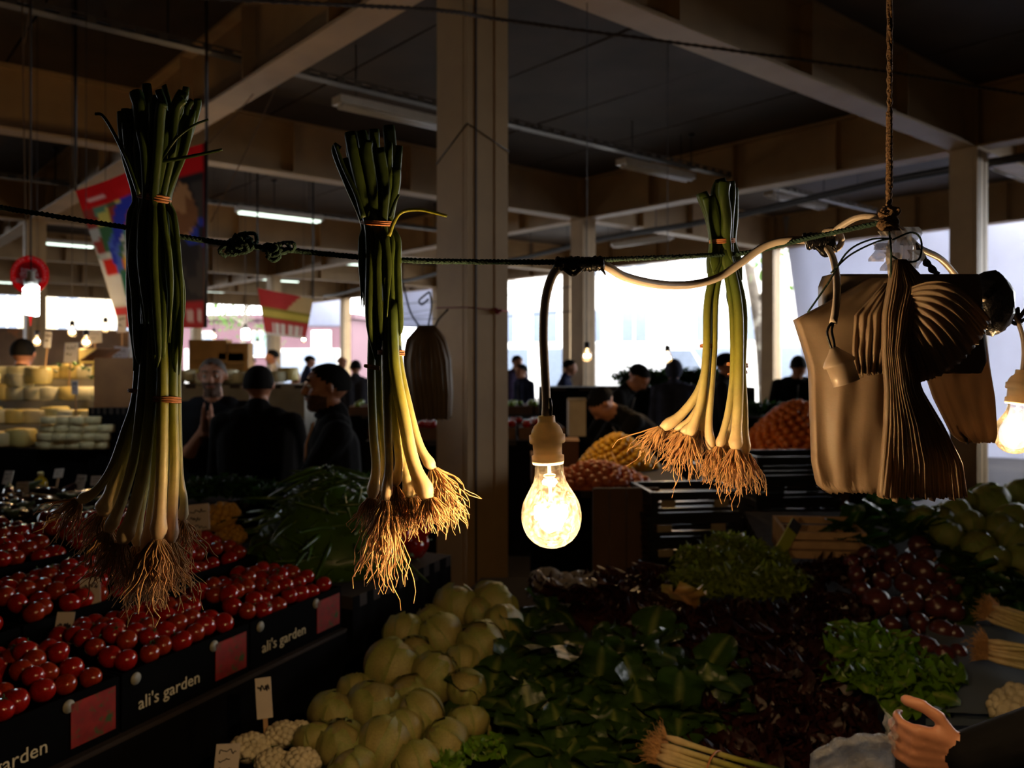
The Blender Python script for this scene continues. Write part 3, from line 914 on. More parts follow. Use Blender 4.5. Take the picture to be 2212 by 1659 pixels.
def roots(mb, base, axis, r, length, n, d, rg, droop=0.5, spread=0.7):
    """fine wiggly strands leaving the root plate"""
    axis = np.array(v3(axis))
    for k in range(int(n * 1.5)):
        a = rg.uniform(0, 2 * math.pi); q = math.sqrt(rg.random())
        u1 = np.cross(axis, [0, 1, 0]); u1 /= np.linalg.norm(u1); u2 = np.cross(axis, u1)
        off = (u1 * math.cos(a) + u2 * math.sin(a)) * q
        p = np.array(v3(base)) + off * r * .8
        dirv = axis + off * spread * rg.uniform(.5, 1.3); dirv /= np.linalg.norm(dirv)
        L = length * rg.uniform(.45, 1.05) * (1.45 if rg.random() < .05 else 1)
        m = 9; pts = [p]; ph = rg.uniform(0, 6); fr = rg.uniform(.7, 1.6)
        for i in range(m):
            g = np.array([0, 0, -1.0]) * droop * (i / m) * rg.uniform(.2, 1.1)
            w = u1 * math.sin(ph + i * fr) * .45 + u2 * math.cos(ph * 1.3 + i * fr * 1.1) * .35
            w += np.array([rg.gauss(0, .22), rg.gauss(0, .2), rg.gauss(0, .18)])
            dd = dirv + g + w * (.35 + .9 * i / m); dd /= np.linalg.norm(dd)
            p = p + dd * (L / m); pts.append(p)
        mb.tube(pts, np.linspace(.00098, .00042, m + 1) * rg.uniform(.75, 1.25), 4, False)

def onion_bundle(label, d, prof, stalks, leaves, bands, seed, tips, strays=()):
    """prof: rows (y, cx, half width) of the sheaf of leaves; stalks: pixel paths from band to root plate"""
    rg = random.Random(seed); k = d / F
    ys = [r[0] for r in prof]
    def at(y, a, b):
        cx = np.interp(y, ys, [r[1] for r in prof]); hw = np.interp(y, ys, [r[2] for r in prof])
        return P(cx + a * hw, y, d + b * hw * k * .8)
    top = P(prof[len(prof) // 3][1], prof[len(prof) // 3][0], d)
    t = thing('spring_onion_bundle', label, 'spring onions', P(prof[-1][1], prof[-1][0], d))
    # stalks with their roots
    for s in stalks:
        path, w, rl, rn = s[:4]; opt = s[4] if len(s) > 4 else {}
        dz = opt.get('dz', rg.uniform(-.6, .6)) * .022
        c = [P(x, y, d + dz * (.4 + .6 * i / max(1, len(path) - 1))) for i, (x, y) in enumerate(path)]
        n = 26; pts = smooth_path(c, n)[::-1]
        tt = np.linspace(0, 1, n)
        rad = (w / 2) * k * (0.80 + .32 * np.exp(-((tt - .06) / .09) ** 2)) * (1 - .15 * tt)
        rad[0] *= .55; rad[1] *= .85
        cols = [grad(x, opt.get('pink', 0), opt.get('shift', 0)) for x in tt]
        st = part(MB().tube(pts, rad, 12, True, cols), 'stalk', m_stalk, t)
        ax = pts[0] - pts[2]; ax /= np.linalg.norm(ax)
        ax = ax * .75 + np.array([0, 0, -.45]); ax /= np.linalg.norm(ax)
        m = MB(); roots(m, pts[0], ax, w / 2 * k, rl * k, rn, d, rg, opt.get('droop', .5), opt.get('spread', .75))
        m.ball(pts[0], (w * .33 * k, w * .33 * k, w * .2 * k), 10, 6)
        part(m, 'roots', m_root, st)
    # leaves: flattened hollow straps
    y_low, y_band = leaves['low'], leaves['band']
    for i in range(leaves['n']):
        ang = i * 2.39996 + rg.uniform(-.2, .2); q = math.sqrt((i + .5) / leaves['n'])
        a, b = q * math.cos(ang), q * math.sin(ang)
        ty = rg.uniform(*tips); fan = leaves.get('fan', 1.0)
        yl = y_low + rg.uniform(-90, 50)
        rows = [y for y in ys if ty + 15 < y < yl - 10]
        c = []
        for y in [yl] + rows[::-1] + [ty]:
            jit = .12 if y < y_band else .08
            c.append(at(y, a * (fan if y < y_band - 60 else 1) + rg.uniform(-jit, jit), b + rg.uniform(-jit, jit)))
        n = 30; pts = smooth_path(c, n); tt = np.linspace(0, 1, n)
        w = leaves['w'] * rg.uniform(.7, 1.35)
        rad = (w / 2) * k * (.75 + .35 * tt) * np.clip(.12 + tt * 4.5, 0, 1); rad[-1] *= .9
        g0 = rg.uniform(.8, 1.25)
        base = [SKN['d'][j] * g0 for j in range(3)]; low = [SKN['g'][j] * .8 * g0 for j in range(3)]
        cols = [[low[j] * (1 - x) + base[j] * x for j in range(3)] for x in tt]
        part(MB().tube(pts, rad, 8, True, cols, flat=rg.uniform(.35, .7)), 'leaf', m_leafg, t)
    for path, w, col in strays:
        pts = smooth_path([P(x, y, d - .02) for x, y in path], 20)
        part(MB().tube(pts, np.linspace(w / 2, w / 3, 20) * k, 6, True, [col] * 20, flat=.5), 'leaf', m_leafg, t)
    for (cx, cy, hw, th, tilt) in bands:
        m = MB()
        for lp in range(3):
            ring = []
            for q in np.linspace(0, 2 * math.pi, 33):
                ring.append(P(cx + math.cos(q) * (hw + 1.0), cy + (lp - 1) * th * .32 + math.cos(q) * tilt + math.sin(q + lp) * 1.5, d + math.sin(q) * (hw + 1) * k * .85))
            m.tube(ring, th * .22 * k, 6)
        part(m, 'rubber_band', m_band, t)
    return t

DK = [c * .75 for c in SKN['d']]
onion_bundle('largest hanging bunch of spring onions with a thick mass of roots, over the tomatoes', 0.95,
    [(170, 345, 88), (240, 343, 76), (330, 337, 56), (427, 332, 36), (470, 332, 50), (560, 334, 60), (650, 340, 59), (760, 341, 54), (870, 338, 48)],
    [([(300, 700), (293, 850), (268, 935), (240, 1012), (205, 1062), (168, 1082)], 23, 105, 26, {'shift': .08, 'dz': -.2}),
     ([(312, 700), (303, 860), (272, 960), (247, 1055), (224, 1112)], 46, 120, 46, {'dz': .2}),
     ([(318, 700), (305, 860), (290, 985), (262, 1085), (233, 1150)], 27, 110, 34, {'dz': -.7}),
     ([(330, 700), (325, 870), (312, 1000), (290, 1100), (263, 1176)], 34, 110, 40, {'dz': -.9}),
     ([(342, 700), (338, 870), (334, 1010), (324, 1110), (311, 1192)], 22, 130, 60, {'pink': .5, 'dz': .3}),
     ([(352, 700), (352, 870), (350, 1000), (346, 1090), (341, 1166)], 33, 160, 80, {'dz': -1.0, 'shift': -.1}),
     ([(375, 700), (374, 870), (377, 1000), (373, 1100), (370, 1172)], 28, 120, 60, {'pink': .8, 'dz': -.3}),
     ([(384, 700), (384, 870), (388, 1020), (397, 1080), (394, 1124)], 22, 110, 44, {'dz': .6}),
     ([(330, 700), (345, 870), (318, 1020), (300, 1130), (296, 1180)], 24, 140, 55, {'dz': .9}),
     ([(365, 700), (362, 870), (360, 1020), (362, 1110), (358, 1160)], 24, 140, 60, {'dz': 1.0})],
    {'n': 42, 'low': 780, 'band': 427, 'w': 21, 'fan': 1.18},
    [(331, 427, 36, 13, 6), (352, 863, 37, 11, 1), (295, 846, 17, 8, 2)], 21, (176, 290),
    [([(300, 420), (275, 350), (247, 290), (222, 250), (205, 246)], 9, DK), ([(345, 350), (390, 342), (440, 332), (480, 323)], 9, DK), ([(350, 345), (380, 300), (420, 270), (450, 258)], 7, DK)])
onion_bundle('hanging bunch of spring onions with one bent yellow leaf, between column and tall bunch', 0.95,
    [(262, 795, 76), (330, 800, 62), (400, 808, 46), (482, 815, 33), (520, 822, 41), (580, 822, 45), (700, 824, 45), (762, 832, 40), (800, 834, 38)],
    [([(806, 650), (802, 800), (806, 930), (812, 1010), (803, 1077)], 26, 85, 42, {'dz': .3}),
     ([(834, 650), (834, 800), (838, 930), (840, 1010), (833, 1082)], 24, 190, 70, {'dz': -.9, 'shift': -.06, 'spread': .45}),
     ([(850, 650), (850, 800), (856, 930), (862, 1000), (852, 1050)], 24, 110, 44, {'dz': -.3, 'spread': .6}),
     ([(846, 650), (852, 790), (872, 900), (893, 1000), (926, 1078)], 37, 75, 54, {'dz': -1.0, 'droop': .7}),
     ([(856, 650), (861, 770), (886, 890), (908, 965), (936, 1014)], 24, 130, 54, {'dz': .2, 'droop': .5}),
     ([(842, 650), (848, 800), (866, 940), (880, 1030), (888, 1074)], 32, 90, 50, {'dz': .4}),
     ([(858, 650), (864, 780), (896, 930), (935, 1010), (966, 1066)], 20, 95, 40, {'dz': .9}),
     ([(815, 650), (818, 800), (823, 940), (828, 1020), (826, 1060)], 24, 120, 46, {'dz': 1.0})],
    {'n': 28, 'low': 740, 'band': 482, 'w': 20, 'fan': 1.2},
    [(815, 482, 34, 9, 1), (844, 762, 28, 10, 0), (803, 793, 15, 7, 2)], 22, (266, 370),
    [([(840, 510), (851, 480), (868, 458), (905, 453), (940, 460), (966, 467)], 9, S(150, 150, 48)), ([(785, 470), (770, 420), (742, 360), (724, 310)], 12, DK), ([(842, 470), (852, 440), (862, 420)], 8, DK)])
onion_bundle('hanging bunch of spring onions parted into two tails below its tie', 1.10,
    [(372, 1547, 52), (420, 1550, 44), (470, 1556, 34), (521, 1560, 25), (560, 1563, 36), (600, 1566, 46), (650, 1568, 50)],
    [([(1555, 540), (1536, 640), (1530, 755), (1514, 835), (1472, 895), (1428, 926)], 25, 85, 30, {'dz': .2}),
     ([(1552, 540), (1540, 640), (1533, 755), (1518, 850), (1492, 905), (1459, 931)], 19, 75, 26, {'dz': .6}),
     ([(1555, 540), (1538, 640), (1534, 755), (1522, 860), (1500, 910), (1472, 937)], 19, 70, 24, {'dz': -.2}),
     ([(1560, 540), (1530, 640), (1526, 755), (1517, 850), (1503, 905), (1488, 942)], 23, 105, 46, {'dz': -.8}),
     ([(1562, 540), (1540, 640), (1536, 760), (1530, 850), (1520, 900), (1514, 930)], 23, 60, 22, {'dz': .8}),
     ([(1566, 540), (1546, 640), (1542, 755), (1535, 850), (1531, 920), (1536, 972)], 21, 70, 34, {'dz': -.5}),
     ([(1560, 540), (1580, 660), (1584, 795), (1575, 880), (1562, 935), (1553, 966)], 20, 90, 44, {'dz': -.7}),
     ([(1565, 540), (1588, 660), (1588, 795), (1578, 880), (1571, 930), (1567, 962)], 22, 90, 44, {'dz': .5}),
     ([(1570, 540), (1594, 660), (1596, 795), (1594, 880), (1591, 930), (1588, 972)], 29, 100, 66, {'dz': -1.0}),
     ([(1575, 540), (1606, 660), (1604, 795), (1608, 880), (1609, 935), (1612, 980)], 21, 100, 46, {'dz': -.4})],
    {'n': 11, 'low': 640, 'band': 521, 'w': 24, 'fan': 1.0},
    [(1560, 521, 26, 8, -2), (1531, 748, 17, 8, 0), (1593, 788, 21, 8, 1), (1593, 806, 20, 5, -3)], 23, (378, 430))

# ------------------------------------------------------------------ green line that carries them
mb = twisted(MB(), [P(-420, 330, .92), P(-60, 436, .93), P(0, 448, .935), P(270, 491, .945), P(395, 512, .95), P(490, 526, .95), P(600, 538, .95), P(780, 556, .95), P(870, 562, .95),
                    P(1000, 565, .93), P(1200, 566, .90), P(1330, 560, .95), P(1520, 552, 1.075), P(1620, 545, 1.085), P(1740, 516, 1.03), P(1900, 481, .96), P(1921, 474, .95)], .0032, 420, 3, 420)
rope_g = single(mb, 'line', m_rope_g, 'dark green twisted line that the spring onions hang from', 'rope')
a = P(-420, 330, .92)
part(MB().tube([a, Vector((a.x, a.y, 4.42))], .003, 6), 'tie', m_rope_g, rope_g)
m = MB(); rk = random.Random(4)
for cx, n, w in ((515, 26, 30), (590, 12, 40)):   # the big knot with its frayed tail
    for k in range(n):
        c = P(cx + rk.gauss(0, w * .45), 528 + (cx - 515) * .14 + rk.gauss(0, 9 if cx < 550 else 4), .95 + rk.uniform(-.008, .008)); a0 = rk.uniform(0, 6)
        m.tube(smooth_path([c + Vector((math.cos(a0 + q) * .008, math.sin(q * 2) * .006, math.sin(a0 + q) * .006)) for q in (0, 1.5, 3, 4.5)], 9), .0024, 5)
part(m, 'knot', m_rope_g, rope_g)

# twine from the ceiling that carries bags and line
mb = twisted(MB(), [Vector((P(1922, 0, .95).x, .95, 4.42)), P(1922, 0, .95), P(1921, 250, .95), P(1920, 450, .95)], .0034, 200, 3, 300)
tw = single(mb, 'twine', m_rope_b, 'brown twine hanging from the ceiling down to the plastic bags', 'rope')
m = MB()
for k in range(26):
    c = P(1919 + rk.gauss(0, 6), 455 + rk.uniform(0, 42), .95 + rk.uniform(-.006, .006)); a0 = rk.uniform(0, 6)
    m.tube(smooth_path([c + Vector((math.cos(a0 + q) * .008, math.sin(q * 2) * .006, math.sin(a0 + q) * .005)) for q in (0, 1.5, 3, 4.5)], 8), .0022, 5)
part(m, 'knot', m_rope_b, tw)

# ------------------------------------------------------------------ bulbs, sockets and cable
def glass_mat():
    m = bpy.data.materials.new('dusty bulb glass'); m.use_nodes = True
    nt = m.node_tree; N = nt.nodes; L = nt.links; N.remove(N['Principled BSDF'])
    tp = N.new('ShaderNodeBsdfTransparent'); gl = N.new('ShaderNodeBsdfGlossy'); gl.inputs['Roughness'].default_value = .05
    tl = N.new('ShaderNodeBsdfTranslucent'); tl.inputs[0].default_value = (1, .93, .8, 1)
    lw = N.new('ShaderNodeLayerWeight'); lw.inputs['Blend'].default_value = .25
    m1 = N.new('ShaderNodeMixShader'); L.new(lw.outputs['Fresnel'], m1.inputs[0]); L.new(tp.outputs[0], m1.inputs[1]); L.new(gl.outputs[0], m1.inputs[2])
    tc = N.new('ShaderNodeTexCoord'); nz = N.new('ShaderNodeTexNoise'); nz.inputs['Scale'].default_value = 90; nz.inputs['Detail'].default_value = 10; nz.inputs['Roughness'].default_value = .8; nz.inputs['Distortion'].default_value = 2.0
    L.new(tc.outputs['Object'], nz.inputs[0])
    rp = N.new('ShaderNodeMapRange'); rp.inputs['From Min'].default_value = .45; rp.inputs['From Max'].default_value = .75; rp.inputs['To Min'].default_value = .003; rp.inputs['To Max'].default_value = .034
    L.new(nz.outputs['Fac'], rp.inputs[0])
    m2 = N.new('ShaderNodeMixShader'); L.new(rp.outputs[0], m2.inputs[0]); L.new(m1.outputs[0], m2.inputs[1]); L.new(tl.outputs[0], m2.inputs[2])
    L.new(m2.outputs[0], N['Material Output'].inputs[0])
    return m
m_glass = glass_mat()
m_stem = M('clear stem glass', S(220, 214, 200), .1, .05, alpha=.35)
m_fil = emitter('glowing filament', (1.0, .72, .36), 260.0)
m_fil_s = emitter('glowing filament far', (1.0, .78, .45), 60.0)
WARM = (1.0, .60, .26)

def bulb(t, base, axis, R, power, fine=True):
    """glass envelope, stem and filament; base = where the glass leaves the socket, axis points to the bulb's round end"""
    z = Vector(axis).normalized(); x = Vector((0, 1, 0)).cross(z).normalized(); y = z.cross(x)
    m4 = Matrix(((x.x, y.x, z.x, base.x), (x.y, y.y, z.y, base.y), (x.z, y.z, z.z, base.z), (0, 0, 0, 1)))
    prof = [(.47, -.15), (.47, 0), (.475, .15), (.49, .35), (.54, .55), (.64, .75), (.78, .98), (.90, 1.2), (.97, 1.42), (1.0, 1.66), (.985, 1.88), (.93, 2.1), (.83, 2.32), (.66, 2.52), (.45, 2.66), (.22, 2.735), (.02, 2.75)]
    mb = MB().lathe([(r * R, q * R) for r, q in prof], 32 if fine else 14, m4)
    mb.f = mb.f[:-2]
    e = part(mb, 'glass_envelope', m_glass, t)
    c = m4 @ Vector((0, 0, 1.62 * R))
    m = MB(); m.lathe([(.05 * R, -.1 * R), (.06 * R, .3 * R), (.20 * R, .34 * R), (.20 * R, .40 * R), (.06 * R, .46 * R), (.05 * R, 1.15 * R), (.08 * R, 1.2 * R)], 10, m4)
    part(m, 'glass_stem', m_stem, t)
    m = MB(); pts = []
    for k in range(25):
        a = -2.3 + 4.6 * k / 24; pts.append(m4 @ Vector((math.sin(a) * .48 * R, math.cos(a) * .3 * R, (1.58 + .16 * math.sin(k * 1.57)) * R)))
    m.tube(pts, .085 * R if fine else .14 * R, 6)
    part(m, 'filament', m_fil if fine else m_fil_s, t)
    m = MB()
    for k in (0, 8, 16, 24): m.tube([m4 @ Vector((0, 0, 1.15 * R)), pts[k]], .012 * R, 4)
    part(m, 'support_wires', m_galv, t)
    l = bpy.data.lights.new('filament_light', 'POINT'); l.energy = power; l.color = WARM; l.shadow_soft_size = .3 * R
    lo = bpy.data.objects.new('filament_light', l); COL.objects.link(lo); lo.parent = t
    lo.matrix_parent_inverse = Matrix.Identity(4); lo.location = wmat(t).inverted() @ c
    return m4

def socket(t, top, axis, s, mat=None):
    z = Vector(axis).normalized(); x = Vector((0, 1, 0)).cross(z).normalized(); y = z.cross(x)
    m4 = Matrix(((x.x, y.x, z.x, top.x), (x.y, y.y, z.y, top.y), (x.z, y.z, z.z, top.z), (0, 0, 0, 1)))
    pr = [(18, 0), (19, 2), (19, 12), (20, 15), (28, 22), (33, 32), (35, 40), (39, 41), (39, 56), (37, 59), (32, 60), (31, 76), (31.5, 77), (31, 78), (31, 84), (35, 86), (35, 97), (33, 104), (26, 104), (24, 100)]
    part(MB().lathe([(r * s, q * s) for r, q in pr], 28, m4), 'socket', mat or m_bakel, t)
    return m4

BULB_D = .90
kb = BULB_D / F
tb = thing('hanging_bulb', 'bare glowing bulb in beige socket hanging between column and split onion bunch', 'light bulb', P(1205, 575, BULB_D))
socket(tb, P(1180, 898, BULB_D), (.04, 0, -1), kb)
bulb(tb, P(1186, 1003, BULB_D), (.045, 0, -1), 65.5 * kb, 13.0)
mb = MB().tube(smooth_path([P(1212, 572, BULB_D), P(1192, 598, BULB_D), P(1178, 650, BULB_D), P(1174, 720, BULB_D), P(1177, 800, BULB_D), P(1180, 860, BULB_D), P(1179, 903, BULB_D)], 30), 9.5 * kb, 10)
part(mb, 'cable', m_cable, tb)
mb = MB().tube(smooth_path([P(1188, 860, BULB_D - .006), P(1190, 880, BULB_D - .005), P(1189, 903, BULB_D)], 8), 3.5 * kb, 8)
part(mb, 'black_wire', m_tape, tb)

tc_ = thing('electric_cable', 'grey cable looping along the line from bulb to empty socket', 'cable', P(1500, 615, 1.03))
mb = MB().tube(smooth_path([P(1225, 572, .90), P(1300, 572, .905), P(1350, 598, .93), P(1420, 614, .98), P(1490, 615, 1.03), P(1550, 600, 1.05), P(1600, 568, 1.055), P(1650, 533, 1.055), P(1700, 519, 1.05), P(1760, 520, 1.05)], 60), 9 * .00056, 10)
part(mb, 'sheath', m_cable, tc_)
mb = MB()
ring = [P(1795 + 23 * math.cos(a), 519 + 23 * math.sin(a) * .95, 1.045 + .006 * math.sin(a)) for a in np.linspace(0, 2 * math.pi, 25)]
mb.tube(ring, 7 * .00058, 8); part(mb, 'loop', m_cable, tc_)
mb = MB().tube(smooth_path([P(1790, 515, 1.045), P(1815, 490, 1.03), P(1858, 468, 1.01), P(1905, 472, 1.0), P(1945, 498, 1.0), P(1985, 535, 1.02), P(2030, 558, 1.05), P(2062, 592, 1.08), P(2100, 640, 1.11), P(2150, 648, 1.15)], 60), 7 * .00058, 10)
part(mb, 'sheath', m_cable, tc_)
def tape(cx0, cx1, cy, d, n, sd, hw=9):
    r = random.Random(sd); m = MB()
    for k in range(n):
        x = cx0 + (cx1 - cx0) * k / (n - 1); ring = []
        tl = r.uniform(-.5, .5)
        for q in np.linspace(0, 2 * math.pi, 13): ring.append(P(x + tl * 8 * math.cos(q), cy + r.uniform(-2, 2) + (hw + r.uniform(-1.5, 3)) * math.cos(q), d + (hw + 2) * .00055 * math.sin(q)))
        m.tube(ring, 5 * .00056, 6)
    m.tube(smooth_path([P(cx0 + 15, cy + 8, d - .004), P(cx0 + 35, cy + 22, d - .006), P(cx0 + 52, cy + 12, d - .004)], 8), 5 * .00055, 6)
    m.tube(smooth_path([P(cx1 - 8, cy + 6, d - .004), P(cx1 + 2, cy + 14, d - .006), P(cx1 + 8, cy + 24, d - .005)], 8), np.linspace(4, 1.5, 8) * .00055, 6)
    return m
part(tape(1202, 1300, 570, .90, 26, 1), 'tape_joint', m_tape, tc_)
part(tape(1742, 1800, 521, 1.045, 16, 2, 12), 'tape_joint', m_tape, tc_)
m = MB()
m.tube(smooth_path([P(1768, 530, 1.042), P(1782, 548, 1.04), P(1796, 545, 1.042)], 8), 8 * .00058, 8)
part(m, 'tape_joint', m_tape, tc_)

ts = thing('lamp_socket', 'empty translucent lamp socket dangling in front of the bags', 'lamp socket', P(1785, 545, 1.0))
part(MB().tube(smooth_path([P(1786, 535, 1.04), P(1800, 560, .98), P(1808, 610, .92), P(1806, 660, .885), P(1800, 698, .875)], 24), 7.5 * .00054, 10), 'cable', m_cable, ts)
for o_ in (-5, 5):
    part(MB().tube(smooth_path([P(1800 + o_ * .3, 694, .875), P(1792 + o_, 715, .875), P(1797 + o_, 740, .875), P(1801 + o_ * .4, 760, .875)], 12), 2.5 * .00054, 6), 'wire', m_tape, ts)
m_bak2 = M('cloudy socket plastic', S(176, 160, 142), .35, .1, 30, trans=.4)
z = Vector((.36, -.05, -1)).normalized(); x = Vector((0, 1, 0)).cross(z).normalized(); y = z.cross(x); tp_ = P(1801, 754, .875)
m4 = Matrix(((x.x, y.x, z.x, tp_.x), (x.y, y.y, z.y, tp_.y), (x.z, y.z, z.z, tp_.z), (0, 0, 0, 1)))
ks = .875 / F
part(MB().lathe([(q * ks, w * ks) for q, w in ((8, -3), (10, 0), (14, 6), (27, 20), (34, 30), (34, 35), (29, 37), (28, 76), (29, 78), (22, 78), (22, 60))], 24, m4), 'socket', m_bak2, ts)

tr_ = thing('hanging_bulb', 'bare glowing bulb at the end of the line beside the bags', 'light bulb', P(2206, 700, 1.18))
socket(tr_, P(2209, 800, 1.18), (-.16, 0, -1), 1.18 / F * .72)
bulb(tr_, P(2200, 868, 1.18), (-.12, 0, -1), 41 * 1.18 / F, 4.0)
mb = MB().tube(smooth_path([P(2150, 648, 1.16), P(2185, 672, 1.18), P(2206, 715, 1.18), P(2212, 760, 1.18), P(2208, 806, 1.18)], 20), 6 * .00054, 8)
part(mb, 'cable', m_cable, tr_)
part(tape(2160, 2200, 678, 1.188, 12, 5, 7), 'tape_joint', m_tape, tr_)
mb = MB(); mb.ball(P(2140, 655, 1.15), (.030, .026, .045), 14, 10, fn=lambda d: 1 + .15 * fbm(d * 3))
part(mb, 'cap', m_tape, tr_)
q0 = P(2212, 740, 1.18); part(MB().tube(smooth_path([P(2200, 690, 1.18), P(2260, 600, 1.16), P(2330, 420, 1.2), Vector((.95, 1.2, 4.42))], 30), .003, 6), 'suspension', m_rope_b, tr_)

# ------------------------------------------------------------------ packs of plastic bags
def pack(t, name, rows, d, th, mat, pleat=0.0, np_=0, jag=0.0, bulge=.012, nu=40, nv=36, seed=0, tilt=0.0):
    ys = [r[0] for r in rows]
    def fn(u, v):
        y = ys[0] + (ys[-1] - ys[0]) * v
        l = np.interp(y, ys, [r[1] for r in rows]); r_ = np.interp(y, ys, [r[2] for r in rows])
        x = l + (r_ - l) * u
        j = jag * v ** 6 * mnoise.noise(Vector((u * 30, seed, 0)))
        dd = d - bulge * math.sin(math.pi * u) * math.sin(math.pi * min(1, v * 1.1)) + pleat * (math.sin(u * np_ * 2 * math.pi + 1.5 * math.sin(v * 3 + seed)) + .5 * mnoise.noise(Vector((u * 18, v * 3, seed)))) * (.3 + .7 * v)
        dd += .004 * mnoise.noise(Vector((u * 5, v * 5, seed + 3))) + tilt * (u - .5)
        return P(x, y + j, dd)
    return part(MB().slab(fn, nu, nv, th), name, mat, t)
tg = thing('bag_bundle', 'bundle of brownish plastic carrier bags tied up beside the empty socket', 'plastic bags', P(1921, 480, .95))
pack(tg, 'bag_pack', [(592, 1795, 2114), (615, 1786, 2120), (700, 1786, 2126), (780, 1790, 2132), (806, 1800, 2120)], .985, .028, m_film_d, .0012, 6, 10, seed=1)
pack(tg, 'bag_pack', [(600, 1880, 1935), (650, 1800, 1950), (690, 1724, 1960), (770, 1750, 1962), (800, 1757, 1957), (900, 1760, 1945), (1000, 1764, 1928), (1050, 1774, 1920), (1064, 1790, 1916)], .955, .018, m_film, .0005, 3, 12, seed=2, tilt=-.02)
pack(tg, 'bag_pack', [(610, 1915, 1950), (680, 1850, 1955), (760, 1845, 1950), (806, 1852, 1935)], .935, .006, m_film, .0022, 7, 25, seed=3)
pack(tg, 'bag_pack', [(560, 1938, 1958), (620, 1925, 2015), (680, 1915, 1998), (760, 1914, 1975), (840, 1920, 1992), (920, 1918, 2040), (1000, 1911, 2080), (1075, 1904, 2091)], .912, .012, m_film, .0026, 15, 22, seed=4, nu=110)
def fan(u, v):
    s0 = (1975 - 30 * u, 618 + 90 * u)
    ends = [(2142, 712), (2122, 745), (2085, 785), (2035, 815), (1990, 826)]
    f = u * 4; i = min(3, int(f)); f -= i
    e = (ends[i][0] * (1 - f) + ends[i + 1][0] * f, ends[i][1] * (1 - f) + ends[i + 1][1] * f)
    lift = 45 * math.sin(math.pi * v * .85) * (1 - u)
    jag = 7 * v ** 8 * mnoise.noise(Vector((u * 40, 2, 0)))
    return P(s0[0] + (e[0] - s0[0]) * v + jag, s0[1] + (e[1] - s0[1]) * v ** 1.25 - lift + jag, .90 + .0022 * math.sin(u * 60) * (.3 + v) - .02 * math.sin(math.pi * v) + .025 * u)
part(MB().slab(fan, 60, 24, .006), 'bag_pack', m_film, tg)
pack(tg, 'bag_pack', [(640, 2000, 2118), (720, 1990, 2130), (800, 2000, 2140), (860, 2020, 2150), (940, 2060, 2155), (955, 2080, 2150)], 1.02, .006, m_film, .0015, 4, 12, seed=6)
def neck(u, v):
    y = 498 + 116 * v; hw = np.interp(y, [498, 530, 560, 590, 614], [20, 30, 32, 27, 20]); a = u * 2 * math.pi
    w = hw * (1 + .16 * mnoise.noise(Vector((math.cos(a) * 4, math.sin(a) * 4, v * 3))) + .1 * math.sin(a * 9 + v * 3))
    return P(1946 + math.cos(a) * w, y, .945 + math.sin(a) * w * .00056)
part(MB().sheet(neck, 40, 16), 'gathered_necks', m_film_w, tg)
for k in range(5):
    c = [(1912, 520), (1900, 545), (1925, 565), (1968, 510), (1975, 560)][k]
    part(MB().sheet(lambda u, v: P(c[0] + (u - .5) * 34 + 8 * math.sin(v * 5), c[1] + (v - .5) * 40, .93 + .012 * mnoise.noise(Vector((u * 3, v * 3, k)))), 8, 8), 'film_wing', m_film_w, tg)
m = MB()
for w in ([(1921, 500), (1925, 540), (1925, 600)], [(1925, 515), (1880, 518), (1830, 545), (1790, 610), (1745, 675)], [(1928, 518), (1970, 502), (1990, 520), (1985, 560), (1950, 565), (1925, 552)], [(1926, 515), (1890, 524), (1835, 552), (1795, 590)]):
    m.tube(smooth_path([P(x, y, .918) for x, y in w], 24), .0011, 5)
part(m, 'tie_wire', m_rope_g, tg)
part(MB().tube(smooth_path([P(1921, 478, .95), P(1938, 500, .945), P(1946, 520, .945)], 8), .004, 6), 'hanging_loop', m_rope_b, tg)
part(twisted(MB(), [P(1975, 530, .97), P(1995, 560, .985), P(2025, 595, .99)], .004, 30, 2, 300), 'hanging_loop', m_rope_d, tg)

# second bundle of bags on the near column
td = thing('bag_bundle', 'bundle of brown paper-thin bags hung on the near column', 'plastic bags', P(925, 650, 4.25))
rows = [(702, 905, 940), (730, 880, 962), (770, 872, 974), (840, 878, 978), (898, 884, 975)]
for k, (dx, dd) in enumerate(((0, 4.10), (-6, 4.06), (5, 4.04), (0, 4.02))):
    pack(td, 'bag_pack', [(y + k * 3, l + dx + k * 3, r_ + dx - k * 2) for y, l, r_ in rows], dd, .014, m_film, .014, 5 + k, 10, bulge=.04, nu=50, nv=14, seed=10 + k)
m = MB()
for w in ([(925, 705), (932, 660), (928, 630)], [(928, 630), (915, 640), (905, 650), (912, 658), (926, 645)], [(905, 705), (885, 670), (870, 610)], [(940, 705), (948, 690), (968, 668)]):
    m.tube(smooth_path([P(x, y, 4.08) for x, y in w], 12), .005, 5)
part(m, 'tie_wire', m_dark, td)

# ------------------------------------------------------------------ the near vegetable stall
SZ0, SY0, SS = 0.70, 1.60, 0.20
def NS(px, py, up=0.0):
    return on_slope(px, py, SZ0 + up, SY0, SS)

